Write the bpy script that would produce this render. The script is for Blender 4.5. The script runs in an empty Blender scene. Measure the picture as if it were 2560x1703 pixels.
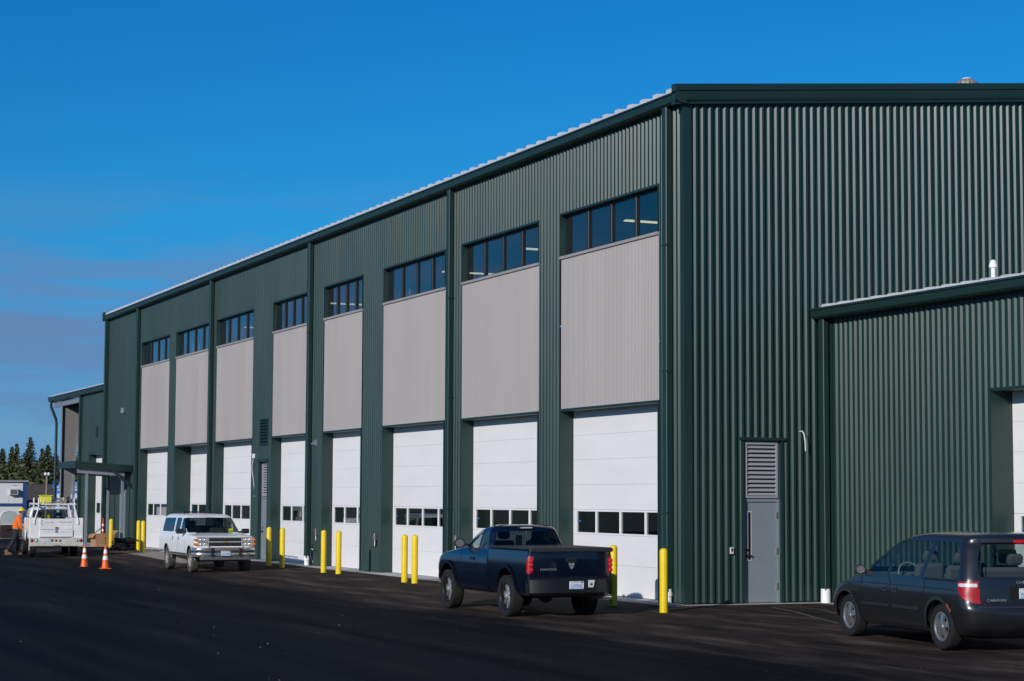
import bpy, math, random
import numpy as np
from mathutils import Vector, Matrix
random.seed(7)
SC = bpy.context.scene
COL = SC.collection

# ------------------------------------------------------------------ camera
YAW, PITCH, ROLL = 0.41593, 0.08085, 0.00404
cam_d = bpy.data.cameras.new('camera'); cam = bpy.data.objects.new('camera', cam_d); COL.objects.link(cam)
cam_d.sensor_width = 36.0; cam_d.lens = 36.0 * 4876.16 / 2560.0
cam_d.clip_start = 0.1; cam_d.clip_end = 6000
_v = Vector((-math.cos(YAW) * math.cos(PITCH), math.sin(YAW) * math.cos(PITCH), math.sin(PITCH)))
_r = _v.cross(Vector((0, 0, 1))).normalized(); _u = _r.cross(_v)
_r2 = _r * math.cos(ROLL) + _u * math.sin(ROLL); _u2 = _u * math.cos(ROLL) - _r * math.sin(ROLL)
_m = Matrix((_r2, _u2, -_v)).transposed().to_4x4(); _m.translation = (36.0174, -19.8998, 2.1976)
cam.matrix_world = _m
SC.camera = cam

# ------------------------------------------------------------------ sky and sun
SUN = Vector((0.548, -0.760, 0.352)).normalized()
w = bpy.data.worlds.new('World'); SC.world = w; w.use_nodes = True
nt = w.node_tree; nt.nodes.clear()
def N(t, x=0, **kw):
    n = nt.nodes.new(t)
    for k, v_ in kw.items(): setattr(n, k, v_)
    return n
L = lambda a, b: nt.links.new(a, b)
out = N('ShaderNodeOutputWorld'); bg = N('ShaderNodeBackground'); bg.inputs[1].default_value = 0.10
sky = N('ShaderNodeTexSky', sky_type='NISHITA', sun_disc=False)
sky.sun_elevation = math.asin(SUN.z); sky.sun_rotation = math.atan2(SUN.x, SUN.y)
sky.air_density = 1.0; sky.dust_density = 0.0; sky.ozone_density = 5.0; sky.altitude = 50
hsv = N('ShaderNodeMixRGB', blend_type='MULTIPLY'); hsv.inputs[0].default_value = 1.0
tc0 = N('ShaderNodeTexCoord'); sep0 = N('ShaderNodeSeparateXYZ'); L(tc0.outputs['Generated'], sep0.inputs[0])
tint = N('ShaderNodeValToRGB'); e = tint.color_ramp.elements      # deep polarised blue of the photograph
e[0].position = 0.0; e[0].color = (.23, .43, 1.02, 1); e[1].position = 0.26; e[1].color = (.05, .63, .98, 1)
e2 = tint.color_ramp.elements.new(0.035); e2.color = (.25, .48, .86, 1)
e2 = tint.color_ramp.elements.new(0.14); e2.color = (.095, .65, .94, 1)
L(sep0.outputs[2], tint.inputs[0]); L(sky.outputs[0], hsv.inputs[1]); L(tint.outputs[0], hsv.inputs[2])
CLOC = (1.2, 6.5, 3.9)
# low bank of thin grey-violet cloud all round the horizon
tc = N('ShaderNodeTexCoord'); sep = N('ShaderNodeSeparateXYZ'); L(tc.outputs['Generated'], sep.inputs[0])
mp = N('ShaderNodeMapping'); mp.inputs['Scale'].default_value = (6.0, 6.0, 46.0); mp.inputs['Location'].default_value = CLOC; L(tc.outputs['Generated'], mp.inputs[0])
nz = N('ShaderNodeTexNoise'); nz.inputs['Scale'].default_value = 1.15; nz.inputs['Detail'].default_value = 6; nz.inputs['Roughness'].default_value = 0.52
L(mp.outputs[0], nz.inputs['Vector'])
elr = N('ShaderNodeValToRGB'); e = elr.color_ramp.elements
e[0].position = 0.0; e[0].color = (.30, .30, .30, 1); e[1].position = 0.165; e[1].color = (0, 0, 0, 1)
e2 = elr.color_ramp.elements.new(0.05); e2.color = (.62, .62, .62, 1)
e2 = elr.color_ramp.elements.new(0.085); e2.color = (1, 1, 1, 1)
e2 = elr.color_ramp.elements.new(0.125); e2.color = (.45, .45, .45, 1)
L(sep.outputs[2], elr.inputs[0])
cr = N('ShaderNodeValToRGB'); e = cr.color_ramp.elements
e[0].position = 0.44; e[0].color = (0, 0, 0, 1); e[1].position = 0.58; e[1].color = (1, 1, 1, 1)
L(nz.outputs[0], cr.inputs[0])
mul = N('ShaderNodeMath', operation='MULTIPLY'); L(elr.outputs[0], mul.inputs[0]); L(cr.outputs[0], mul.inputs[1])
mul2 = N('ShaderNodeMath', operation='MULTIPLY'); L(mul.outputs[0], mul2.inputs[0]); mul2.inputs[1].default_value = 0.95
mix = N('ShaderNodeMixRGB'); mix.inputs[2].default_value = (1.25, 2.35, 4.45, 1)
L(mul2.outputs[0], mix.inputs[0]); L(hsv.outputs[0], mix.inputs[1]); L(mix.outputs[0], bg.inputs[0]); L(bg.outputs[0], out.inputs[0])

sd = bpy.data.lights.new('sun', 'SUN'); sd.energy = 3.7; sd.angle = math.radians(0.53); sd.color = (1.0, 0.965, 0.92)
so = bpy.data.objects.new('sun', sd); COL.objects.link(so); so.rotation_euler = SUN.to_track_quat('Z', 'Y').to_euler()
so.location = (20, -40, 40)
SC.view_settings.view_transform = 'Standard'; SC.view_settings.look = 'None'
SC.view_settings.exposure = 0.0; SC.view_settings.gamma = 1.0; SC.view_settings.use_curve_mapping = False
SC.render.engine = 'CYCLES'

# ------------------------------------------------------------------ materials
MATS = {}
def mat(name, col, rough=0.5, metal=0.0, spec=0.5, var=0.0, vscale=3.0, bump=0.0, bscale=80.0, coat=0.0, emit=None, estr=1.0, vstretch=(1, 1, 1), rvar=0.0, island=0.0):
    if name in MATS: return MATS[name]
    m = bpy.data.materials.new(name); m.use_nodes = True; t = m.node_tree; b = t.nodes['Principled BSDF']
    b.inputs['Base Color'].default_value = (*col, 1); b.inputs['Roughness'].default_value = rough
    b.inputs['Metallic'].default_value = metal; b.inputs['Specular IOR Level'].default_value = spec
    b.inputs['Coat Weight'].default_value = coat; b.inputs['Coat Roughness'].default_value = 0.09
    if emit: b.inputs['Emission Color'].default_value = (*emit, 1); b.inputs['Emission Strength'].default_value = estr
    co = t.nodes.new('ShaderNodeTexCoord'); gm = t.nodes.new('ShaderNodeNewGeometry')
    if var or rvar:
        mpn = t.nodes.new('ShaderNodeMapping'); mpn.inputs['Scale'].default_value = vstretch
        t.links.new(gm.outputs['Position'], mpn.inputs[0])
        n = t.nodes.new('ShaderNodeTexNoise'); n.inputs['Scale'].default_value = vscale; n.inputs['Detail'].default_value = 6; n.inputs['Roughness'].default_value = 0.6
        t.links.new(mpn.outputs[0], n.inputs['Vector'])
        if var:
            r = t.nodes.new('ShaderNodeValToRGB')
            lo = [max(0, c * (1 - var)) for c in col]; hi = [min(1, c * (1 + var)) for c in col]
            r.color_ramp.elements[0].position = .3; r.color_ramp.elements[1].position = .7
            r.color_ramp.elements[0].color = (*lo, 1); r.color_ramp.elements[1].color = (*hi, 1)
            t.links.new(n.outputs[0], r.inputs[0]); src = r.outputs[0]
            if island:
                oi = t.nodes.new('ShaderNodeObjectInfo'); mr = t.nodes.new('ShaderNodeMapRange')
                mr.inputs[3].default_value = 1 - island; mr.inputs[4].default_value = 1 + island
                t.links.new(oi.outputs['Random'], mr.inputs[0])
                mm = t.nodes.new('ShaderNodeMixRGB'); mm.blend_type = 'MULTIPLY'; mm.inputs[0].default_value = 1
                t.links.new(src, mm.inputs[1]); t.links.new(mr.outputs[0], mm.inputs[2]); src = mm.outputs[0]
            t.links.new(src, b.inputs['Base Color'])
        if rvar:
            mr = t.nodes.new('ShaderNodeMapRange'); mr.inputs[3].default_value = rough - rvar; mr.inputs[4].default_value = rough + rvar
            mr.inputs[1].default_value = .3; mr.inputs[2].default_value = .7
            t.links.new(n.outputs[0], mr.inputs[0]); t.links.new(mr.outputs[0], b.inputs['Roughness'])
    if bump:
        n2 = t.nodes.new('ShaderNodeTexNoise'); n2.inputs['Scale'].default_value = bscale; n2.inputs['Detail'].default_value = 4
        t.links.new(gm.outputs['Position'], n2.inputs['Vector'])
        bp = t.nodes.new('ShaderNodeBump'); bp.inputs['Strength'].default_value = bump; bp.inputs['Distance'].default_value = 0.02
        t.links.new(n2.outputs[0], bp.inputs['Height']); t.links.new(bp.outputs[0], b.inputs['Normal'])
    MATS[name] = m; return m
def glass(name, tint=(.6, .7, .7), rough=0.0, ior=1.5, boost=1.0):
    if name in MATS: return MATS[name]
    m = bpy.data.materials.new(name); m.use_nodes = True; t = m.node_tree; t.nodes.clear()
    o = t.nodes.new('ShaderNodeOutputMaterial'); tr = t.nodes.new('ShaderNodeBsdfTransparent'); tr.inputs[0].default_value = (*tint, 1)
    gl = t.nodes.new('ShaderNodeBsdfGlossy'); gl.inputs['Roughness'].default_value = rough
    lw = t.nodes.new('ShaderNodeLayerWeight'); r0 = ((ior - 1) / (ior + 1)) ** 2
    pw = t.nodes.new('ShaderNodeMath'); pw.operation = 'POWER'; pw.inputs[1].default_value = 5.0; t.links.new(lw.outputs['Facing'], pw.inputs[0])
    fr = t.nodes.new('ShaderNodeMath'); fr.operation = 'MULTIPLY_ADD'; fr.inputs[1].default_value = 1 - r0; fr.inputs[2].default_value = r0; t.links.new(pw.outputs[0], fr.inputs[0])
    ml = t.nodes.new('ShaderNodeMath'); ml.operation = 'MULTIPLY'; ml.use_clamp = True; ml.inputs[1].default_value = boost
    mx = t.nodes.new('ShaderNodeMixShader')
    t.links.new(fr.outputs[0], ml.inputs[0]); t.links.new(ml.outputs[0], mx.inputs[0])
    t.links.new(tr.outputs[0], mx.inputs[1]); t.links.new(gl.outputs[0], mx.inputs[2]); t.links.new(mx.outputs[0], o.inputs[0])
    MATS[name] = m; return m

GREEN = mat('green_steel', (.0115, .036, .029), rough=.35, spec=.40, var=.10, vscale=.6, island=.05, rvar=.04, vstretch=(1, 1, .25))
GTRIM = mat('green_trim', (.0105, .031, .026), rough=.42, spec=.5, var=.08, vscale=1.5)
GREY = mat('grey_steel', (.315, .288, .275), rough=.45, spec=.4, var=.05, vscale=.8, island=.03, vstretch=(1, 1, .25))
GALV = mat('galvalume_roof', (.72, .72, .73), rough=.35, metal=.25, var=.06)
WHITE = mat('door_white', (.785, .765, .745), rough=.42, var=.035, vscale=1.2, vstretch=(.4, 1, 1.6))
FRAME = mat('window_frame_dark', (.012, .014, .017), rough=.35, spec=.5)
PGLASS = glass('window_glass', (.82, .88, .87), ior=1.55, boost=1.9)
DGLASS = glass('door_glass', (.80, .84, .82), ior=1.52, boost=2.0)
DGREY = mat('door_grey', (.20, .225, .25), rough=.42, var=.05, vscale=2)
STEELG = mat('painted_steel_grey', (.19, .21, .24), rough=.4, var=.1, vscale=3)
PVC = mat('white_pvc', (.80, .80, .78), rough=.4)
CONC = mat('concrete', (.42, .40, .37), rough=.9, var=.22, vscale=2.2, bump=.25, bscale=60)
YELLOW = mat('bollard_yellow', (.80, .56, .005), rough=.40, var=.07, vscale=4, rvar=.06)
DARKIN = mat('interior_dark', (.13, .13, .125), rough=.9, var=.2, vscale=.7)
FLOORIN = mat('interior_floor', (.22, .215, .2), rough=.6, var=.15, vscale=.8)
LAMP = mat('fluorescent', (.9, .9, .8), emit=(1.0, .88, .58), estr=1.0)
BLACKP = mat('black_plastic', (.012, .012, .013), rough=.5, bump=.05, bscale=300)
RUBBER = mat('rubber', (.0065, .006, .006), rough=.85, var=.3, vscale=6)
CHROME = mat('chrome', (.72, .71, .69), rough=.22, metal=.75)
STEEL = mat('bare_steel', (.45, .45, .45), rough=.35, metal=.9)
REDM = mat('red_lens', (.34, .004, .007), rough=.38, coat=.05, var=.45, vscale=22)
ALU = mat('alloy', (.55, .53, .50), rough=.28, metal=.85, var=.1, vscale=9)

# ------------------------------------------------------------------ mesh helpers
class MB:
    def __init__(s): s.V = []; s.F = []; s.M = []
    def add(s, V, F, m=0):
        b = len(s.V); s.V += [tuple(v) for v in V]; s.F += [tuple(b + i for i in f) for f in F]; s.M += [m] * len(F); return s
    def box(s, x0, x1, y0, y1, z0, z1, m=0):
        x0, x1 = min(x0, x1), max(x0, x1); y0, y1 = min(y0, y1), max(y0, y1); z0, z1 = min(z0, z1), max(z0, z1)
        return s.add([(x0, y0, z0), (x1, y0, z0), (x1, y1, z0), (x0, y1, z0), (x0, y0, z1), (x1, y0, z1), (x1, y1, z1), (x0, y1, z1)],
                     [(3, 2, 1, 0), (4, 5, 6, 7), (0, 1, 5, 4), (1, 2, 6, 5), (2, 3, 7, 6), (3, 0, 4, 7)], m)
    def cbox(s, x0, x1, y0, y1, z0, z1, c=.01, m=0):
        x0, x1 = min(x0, x1), max(x0, x1); y0, y1 = min(y0, y1), max(y0, y1); z0, z1 = min(z0, z1), max(z0, z1)
        c = min(c, (x1 - x0) * .45, (y1 - y0) * .45, (z1 - z0) * .45)
        X = (x0, x0 + c, x1 - c, x1); Y = (y0, y0 + c, y1 - c, y1); Z = (z0, z0 + c, z1 - c, z1)
        vs = []; idx = {}
        for i in range(4):
            for j in range(4):
                for k in range(4):
                    e = (i in (0, 3)) + (j in (0, 3)) + (k in (0, 3))
                    if e == 1: idx[i, j, k] = len(vs); vs.append((X[i], Y[j], Z[k]))
        F = []
        for k in (0, 3):
            f = [idx[1, 1, k], idx[2, 1, k], idx[2, 2, k], idx[1, 2, k]]; F.append(f if k else f[::-1])
        for j in (0, 3):
            f = [idx[1, j, 1], idx[1, j, 2], idx[2, j, 2], idx[2, j, 1]]; F.append(f if j else f[::-1])
        for i in (0, 3):
            f = [idx[i, 1, 1], idx[i, 2, 1], idx[i, 2, 2], idx[i, 1, 2]]; F.append(f if i else f[::-1])
        def q(a, b, c_, d): F.append([idx[a], idx[b], idx[c_], idx[d]])
        for jo, ji in ((0, 1), (3, 2)):
            for ko, ki in ((0, 1), (3, 2)): q((1, jo, ki), (2, jo, ki), (2, ji, ko), (1, ji, ko))
        for io, ii in ((0, 1), (3, 2)):
            for ko, ki in ((0, 1), (3, 2)): q((io, 1, ki), (io, 2, ki), (ii, 2, ko), (ii, 1, ko))
            for jo, ji in ((0, 1), (3, 2)): q((io, ji, 1), (io, ji, 2), (ii, jo, 2), (ii, jo, 1))
            for jo, ji in ((0, 1), (3, 2)):
                for ko, ki in ((0, 1), (3, 2)): F.append([idx[io, ji, ki], idx[ii, jo, ki], idx[ii, ji, ko]])
        return s.add(vs, F, m)
    def cyl(s, p0, p1, r0, r1=None, n=16, caps=True, m=0):
        r1 = r0 if r1 is None else r1
        p0 = Vector(p0); p1 = Vector(p1); d = (p1 - p0).normalized()
        a = d.cross(Vector((0, 0, 1))) if abs(d.z) < .9 else d.cross(Vector((1, 0, 0))); a.normalize(); b = d.cross(a)
        V = []
        for p, r in ((p0, r0), (p1, r1)):
            for i in range(n):
                t = 2 * math.pi * i / n; V.append(p + a * (r * math.cos(t)) + b * (r * math.sin(t)))
        F = [(i, n + i, n + (i + 1) % n, (i + 1) % n) for i in range(n)]
        if caps: F += [tuple(range(n)), tuple(range(2 * n - 1, n - 1, -1))]
        return s.add(V, F, m)
    def tube(s, path, r, n=8, m=0, closed=False, caps=True):
        P = [Vector(p) for p in path]; k = len(P); V = []; pa = None
        for i, p in enumerate(P):
            d = (P[(i + 1) % k] - P[i - 1]) if (closed or 0 < i < k - 1) else (P[1] - P[0] if i == 0 else P[-1] - P[-2])
            d.normalize()
            if pa is None: pa = d.cross(Vector((0, 0, 1))) if abs(d.z) < .9 else d.cross(Vector((1, 0, 0)))
            pa = (pa - d * pa.dot(d)).normalized(); b = d.cross(pa)
            rr = r[i] if isinstance(r, (list, tuple)) else r
            for j in range(n):
                t = 2 * math.pi * (j + .5) / n; V.append(p + pa * (rr * math.cos(t)) + b * (rr * math.sin(t)))
        F = []
        for i in range(k if closed else k - 1):
            for j in range(n):
                a = i * n + j; a2 = i * n + (j + 1) % n; c = ((i + 1) % k) * n + j; c2 = ((i + 1) % k) * n + (j + 1) % n
                F.append((a, a2, c2, c))
        if caps and not closed: F += [tuple(range(n - 1, -1, -1)), tuple((k - 1) * n + j for j in range(n))]
        return s.add(V, F, m)
    def lathe(s, prof, c=(0, 0, 0), axis='z', n=32, m=0):
        V = []; k = len(prof)
        for i in range(n):
            t = 2 * math.pi * i / n
            for r, h in prof:
                a, b = r * math.cos(t), r * math.sin(t)
                V.append({'z': (c[0] + a, c[1] + b, c[2] + h), 'y': (c[0] + a, c[1] + h, c[2] + b), 'x': (c[0] + h, c[1] + a, c[2] + b)}[axis])
        F = []
        for i in range(n):
            for j in range(k - 1):
                F.append((i * k + j, ((i + 1) % n) * k + j, ((i + 1) % n) * k + j + 1, i * k + j + 1))
        return s.add(V, F, m)
    def prism(s, poly, a, b, axis='x', shear=0.0, m=0):
        n = len(poly); V = []
        for t in (a, b):
            for p, q in poly:
                V.append({'x': (t, p, q + shear * (t - a)), 'y': (p, t, q + shear * (t - a)), 'z': (p, q, t)}[axis])
        F = [(i, (i + 1) % n, n + (i + 1) % n, n + i) for i in range(n)] + [tuple(range(n - 1, -1, -1)), tuple(range(n, 2 * n))]
        return s.add(V, F, m)
    def sphere(s, c, rx, ry=None, rz=None, nu=16, nv=10, m=0):
        ry = rx if ry is None else ry; rz = rx if rz is None else rz; V = []
        for j in range(nv + 1):
            ph = math.pi * j / nv
            for i in range(nu):
                t = 2 * math.pi * i / nu
                V.append((c[0] + rx * math.sin(ph) * math.cos(t), c[1] + ry * math.sin(ph) * math.sin(t), c[2] + rz * math.cos(ph)))
        F = [(j * nu + i, (j + 1) * nu + i, (j + 1) * nu + (i + 1) % nu, j * nu + (i + 1) % nu) for j in range(nv) for i in range(nu)]
        return s.add(V, F, m)
    def mesh(s, name, mats, smooth=None):
        me = bpy.data.meshes.new(name); me.from_pydata(s.V, [], s.F)
        if not isinstance(mats, (list, tuple)): mats = [mats]
        for m_ in mats: me.materials.append(m_)
        if len(mats) > 1: me.polygons.foreach_set('material_index', s.M)
        if smooth is not None:
            me.polygons.foreach_set('use_smooth', [True] * len(me.polygons)); me.set_sharp_from_angle(angle=math.radians(smooth))
        me.update(); return me
    def build(s, name, mats, parent=None, smooth=None, loc=(0, 0, 0), rot=(0, 0, 0), fix=False):
        me = s.mesh(name, mats, smooth)
        return link(name, me, parent, loc, rot)
def link(name, me, parent=None, loc=(0, 0, 0), rot=(0, 0, 0)):
    o = bpy.data.objects.new(name, me); COL.objects.link(o); o.parent = parent; o.location = loc; o.rotation_euler = rot; return o
def empty(name, loc=(0, 0, 0), rz=0.0, parent=None, sc=1.0):
    o = bpy.data.objects.new(name, None); COL.objects.link(o); o.location = loc; o.rotation_euler = (0, 0, rz); o.parent = parent
    o.scale = (sc, sc, sc); o.empty_display_size = .2; return o
def tag(o, label=None, cat=None, group=None, kind=None):
    if label: o['label'] = label
    if cat: o['category'] = cat
    if group: o['group'] = group
    if kind: o['kind'] = kind
    return o
def copy_tree(o, parent=None):
    c = o.copy(); COL.objects.link(c); c.parent = parent
    for ch in list(o.children): copy_tree(ch, c)
    return c
def text_mesh(txt, size, extrude=.002, align='CENTER', shear=0.0, sx=1.0):
    cu = bpy.data.curves.new('t', 'FONT'); cu.body = txt; cu.size = size; cu.extrude = extrude; cu.align_x = align; cu.align_y = 'CENTER'; cu.shear = shear
    cu.resolution_u = 3
    o = bpy.data.objects.new('t', cu); COL.objects.link(o); bpy.context.view_layer.update()
    me = bpy.data.meshes.new_from_object(o.evaluated_get(bpy.context.evaluated_depsgraph_get()))
    bpy.data.objects.remove(o); bpy.data.curves.remove(cu)
    if sx != 1: me.transform(Matrix.Diagonal((sx, 1, 1, 1)))
    return me
def text_obj(name, txt, size, m_, parent, loc, rot, **kw):
    me = text_mesh(txt, size, **kw); me.materials.clear(); me.materials.append(m_); return link(name, me, parent, loc, rot)

# ------------------------------------------------------------------ ground
def asphalt_mat(name, c0, c1, c2, scale, stretch, rough, patch=None):
    # patch: colour of the fresher asphalt that shows again along the worn outer edge
    m = bpy.data.materials.new(name); m.use_nodes = True; t = m.node_tree; b = t.nodes['Principled BSDF']
    g = t.nodes.new('ShaderNodeNewGeometry')
    mp_ = t.nodes.new('ShaderNodeMapping'); mp_.inputs['Scale'].default_value = stretch; mp_.inputs['Rotation'].default_value = (0, 0, .06)
    t.links.new(g.outputs['Position'], mp_.inputs[0])
    n = t.nodes.new('ShaderNodeTexNoise'); n.inputs['Scale'].default_value = scale; n.inputs['Detail'].default_value = 8; n.inputs['Roughness'].default_value = .62
    t.links.new(mp_.outputs[0], n.inputs['Vector'])
    r = t.nodes.new('ShaderNodeValToRGB'); r.color_ramp.elements[0].position = .33; r.color_ramp.elements[1].position = .72
    r.color_ramp.elements[0].color = (*c0, 1); r.color_ramp.elements[1].color = (*c2, 1); k = r.color_ramp.elements.new(.52); k.color = (*c1, 1)
    t.links.new(n.outputs[0], r.inputs[0])
    col_out = r.outputs[0]
    if patch:
        sp = t.nodes.new('ShaderNodeSeparateXYZ'); t.links.new(g.outputs['Position'], sp.inputs[0])
        nb_ = t.nodes.new('ShaderNodeTexNoise'); nb_.inputs['Scale'].default_value = .55; nb_.inputs['Detail'].default_value = 7; nb_.inputs['Roughness'].default_value = .65
        t.links.new(mp_.outputs[0], nb_.inputs['Vector'])
        ma = t.nodes.new('ShaderNodeMath'); ma.operation = 'MULTIPLY_ADD'; ma.inputs[1].default_value = 3.6; t.links.new(nb_.outputs[0], ma.inputs[0]); t.links.new(sp.outputs[1], ma.inputs[2])
        mk_ = t.nodes.new('ShaderNodeMapRange'); mk_.inputs[1].default_value = -3.75; mk_.inputs[2].default_value = -2.6; t.links.new(ma.outputs[0], mk_.inputs[0])
        mb_ = t.nodes.new('ShaderNodeMixRGB'); mb_.inputs[1].default_value = (*patch, 1); t.links.new(mk_.outputs[0], mb_.inputs[0]); t.links.new(r.outputs[0], mb_.inputs[2]); col_out = mb_.outputs[0]
    else:
        mp2 = t.nodes.new('ShaderNodeMapping'); mp2.inputs['Scale'].default_value = (.05, .9, 1); mp2.inputs['Rotation'].default_value = (0, 0, -.22)
        t.links.new(g.outputs['Position'], mp2.inputs[0])
        n5 = t.nodes.new('ShaderNodeTexNoise'); n5.inputs['Scale'].default_value = 1.0; n5.inputs['Detail'].default_value = 5; n5.inputs['Distortion'].default_value = .6; t.links.new(mp2.outputs[0], n5.inputs['Vector'])
        r5 = t.nodes.new('ShaderNodeMapRange'); r5.inputs[1].default_value = .38; r5.inputs[2].default_value = .62; r5.inputs[3].default_value = .45; r5.inputs[4].default_value = 1.75; t.links.new(n5.outputs[0], r5.inputs[0])
        m5 = t.nodes.new('ShaderNodeMixRGB'); m5.blend_type = 'MULTIPLY'; m5.inputs[0].default_value = 1; t.links.new(r.outputs[0], m5.inputs[1]); t.links.new(r5.outputs[0], m5.inputs[2]); col_out = m5.outputs[0]
    n3 = t.nodes.new('ShaderNodeTexNoise'); n3.inputs['Scale'].default_value = 45; n3.inputs['Detail'].default_value = 3
    t.links.new(g.outputs['Position'], n3.inputs['Vector'])
    mm = t.nodes.new('ShaderNodeMixRGB'); mm.blend_type = 'OVERLAY'; mm.inputs[0].default_value = .75
    t.links.new(col_out, mm.inputs[1]); t.links.new(n3.outputs[0], mm.inputs[2]); t.links.new(mm.outputs[0], b.inputs['Base Color'])
    mr = t.nodes.new('ShaderNodeMapRange'); mr.inputs[1].default_value = .35; mr.inputs[2].default_value = .7; mr.inputs[3].default_value = rough - .1; mr.inputs[4].default_value = rough + .08
    t.links.new(n.outputs[0], mr.inputs[0]); t.links.new(mr.outputs[0], b.inputs['Roughness']); b.inputs['Specular IOR Level'].default_value = .08
    n4 = t.nodes.new('ShaderNodeTexNoise'); n4.inputs['Scale'].default_value = 120; n4.inputs['Detail'].default_value = 3
    t.links.new(g.outputs['Position'], n4.inputs['Vector'])
    bp = t.nodes.new('ShaderNodeBump'); bp.inputs['Strength'].default_value = .55; bp.inputs['Distance'].default_value = .012
    t.links.new(n4.outputs[0], bp.inputs['Height']); t.links.new(bp.outputs[0], b.inputs['Normal'])
    return m
ASPH = asphalt_mat('asphalt_new', (.0034, .0029, .0027), (.0082, .0068, .0060), (.0180, .0148, .0128), .42, (.30, 1.6, 1), .80)
ASPH2 = asphalt_mat('asphalt_dusty', (.014, .0105, .0088), (.044, .032, .026), (.125, .094, .075), .9, (.40, 1.9, 1), .88, patch=(.0075, .0070, .0068))
EARTH = mat('earth', (.07, .065, .04), rough=1, var=.4, vscale=.08)

def sheet(name, pts, z, m):
    b = MB(); b.add([(x, y, z) for x, y in pts], [tuple(range(len(pts)))]); o = b.build(name, m); o['kind'] = 'structure'; return o
sheet('ground', [(-3000, -3000), (3000, -3000), (3000, 3000), (-3000, 3000)], -.28, EARTH)
def gz(y):   # the lot falls away from the buildings for drainage
    return float(np.interp(-y, [.6, 5.0, 9.0, 60.0], [0.0, -.11, -.14, -.20]))
b = MB(); YS = [40, .0, -.6, -2.8, -5.0, -7, -9.0, -60]
b.add([(x, y, gz(y) - .006) for y in YS for x in (-92, 70)], [(2 * i, 2 * i + 2, 2 * i + 3, 2 * i + 1) for i in range(len(YS) - 1)])
tag(b.build('asphalt_lot', ASPH), kind='structure')
# older dusty asphalt along the buildings, with an irregular edge
rr = random.Random(3); b = MB(); V = []
xs = np.arange(-60, 30.1, .75)
for x in xs:
    ye = -5.75 - .9 * min(1.0, max(0.0, (-24 - x) / 4)) + .22 * math.sin(x * .9) + rr.uniform(-.14, .14) - (.25 if x > 2 else 0)
    for y in (ye, -5.0, -2.8, -.6, 0.0, 3.2): V.append((x, y, gz(y) - .002))
b.add(V, [(6 * i + k, 6 * i + 6 + k, 6 * i + 7 + k, 6 * i + k + 1) for i in range(len(xs) - 1) for k in range(5)])
tag(b.build('asphalt_strip', ASPH2), kind='structure')
sheet('concrete_apron', [(-50.2, -.62), (.42, -.62), (.42, 3.0), (14.4, 3.0), (14.4, 3.6), (-.2, 3.6), (-.2, .34), (-38.0, .34), (-38.0, .7), (-43.7, .7), (-43.7, .34), (-50.2, .34)], .004, CONC)
sheet('entry_slab', [(-58, -2.75), (-50.206, -2.75), (-50.206, .3), (-58, .3)], .012, CONC)
# fine light gravel specks strewn over the lot
g = MB(); rg = random.Random(11)
for i in range(300):
    x = rg.uniform(-40, 20); y = rg.uniform(-15, -2.5); s = rg.choice((.003, .004, .004, .005, .006, .007, .012)); a = rg.uniform(0, 6)
    V = [(x + s * math.cos(a + k * 2.09) * rg.uniform(.7, 1.3), y + s * math.sin(a + k * 2.09) * rg.uniform(.7, 1.3), gz(y) - .004) for k in range(3)] + [(x, y, gz(y) + s * .9)]
    g.add(V, [(0, 1, 3), (1, 2, 3), (2, 0, 3)])
tag(g.build('gravel', mat('gravel_grey', (.34, .31, .28), rough=.9)), 'pale grit specks strewn over the black asphalt', 'gravel', kind='stuff')
# ------------------------------------------------------------------ main hall
MOD = .9144; RP = MOD / 5
def ribprofile(u0, u1, pitch=RP, flat=.055, side=.037, depth=.038):
    # outward depth d along u; period starts in the middle of a valley
    val = pitch - flat - 2 * side
    br = [(val / 2, 0), (val / 2 + side, depth), (val / 2 + side + flat, depth), (val / 2 + 2 * side + flat, 0)]
    def d(u):
        t = u % pitch
        if t <= br[0][0] or t >= br[3][0]: return 0.0
        if t < br[1][0]: return depth * (t - br[0][0]) / side
        if t <= br[2][0]: return depth
        return depth * (br[3][0] - t) / side
    us = [u0]
    k = math.floor(u0 / pitch)
    while k * pitch < u1:
        for b, _ in br:
            if u0 + 1e-5 < k * pitch + b < u1 - 1e-5: us.append(k * pitch + b)
        k += 1
    us.append(u1)
    return [(u, d(u)) for u in us]
_cache = {}
def sheet_panel(parent, org, ud, nd, u0, u1, z0, z1, m_, slope=0.0, style='green', name='wall_panel'):
    """one ribbed steel sheet, u along the wall, d outward"""
    kw = {} if style == 'green' else dict(pitch=.0677, flat=.018, side=.015, depth=.014)
    pt = kw.get('pitch', RP)
    key = (round((u0 % pt), 4), round(u1 - u0, 4), round(z0 + slope * 0, 3), round(z1 + slope * u0, 3), tuple(ud), tuple(nd), style, round(slope, 3), m_.name)
    if key not in _cache:
        k0 = math.floor(u0 / pt) * pt
        pr = ribprofile(u0 - k0, u1 - k0, **kw); b = MB(); V = []
        for u, d in pr:
            uu = u - (u0 - k0); x = ud[0] * uu + nd[0] * d; y = ud[1] * uu + nd[1] * d
            V += [(x, y, z0), (x, y, z1 + slope * (u0 + uu))]
        F = [(2 * i, 2 * i + 2, 2 * i + 3, 2 * i + 1) for i in range(len(pr) - 1)]
        if ud[0] * nd[1] - ud[1] * nd[0] > 0: F = [f[::-1] for f in F]
        b.add(V, F); _cache[key] = b.mesh(name, m_)
    return link(name, _cache[key], parent, (org[0] + ud[0] * u0, org[1] + ud[1] * u0, 0))
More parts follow.
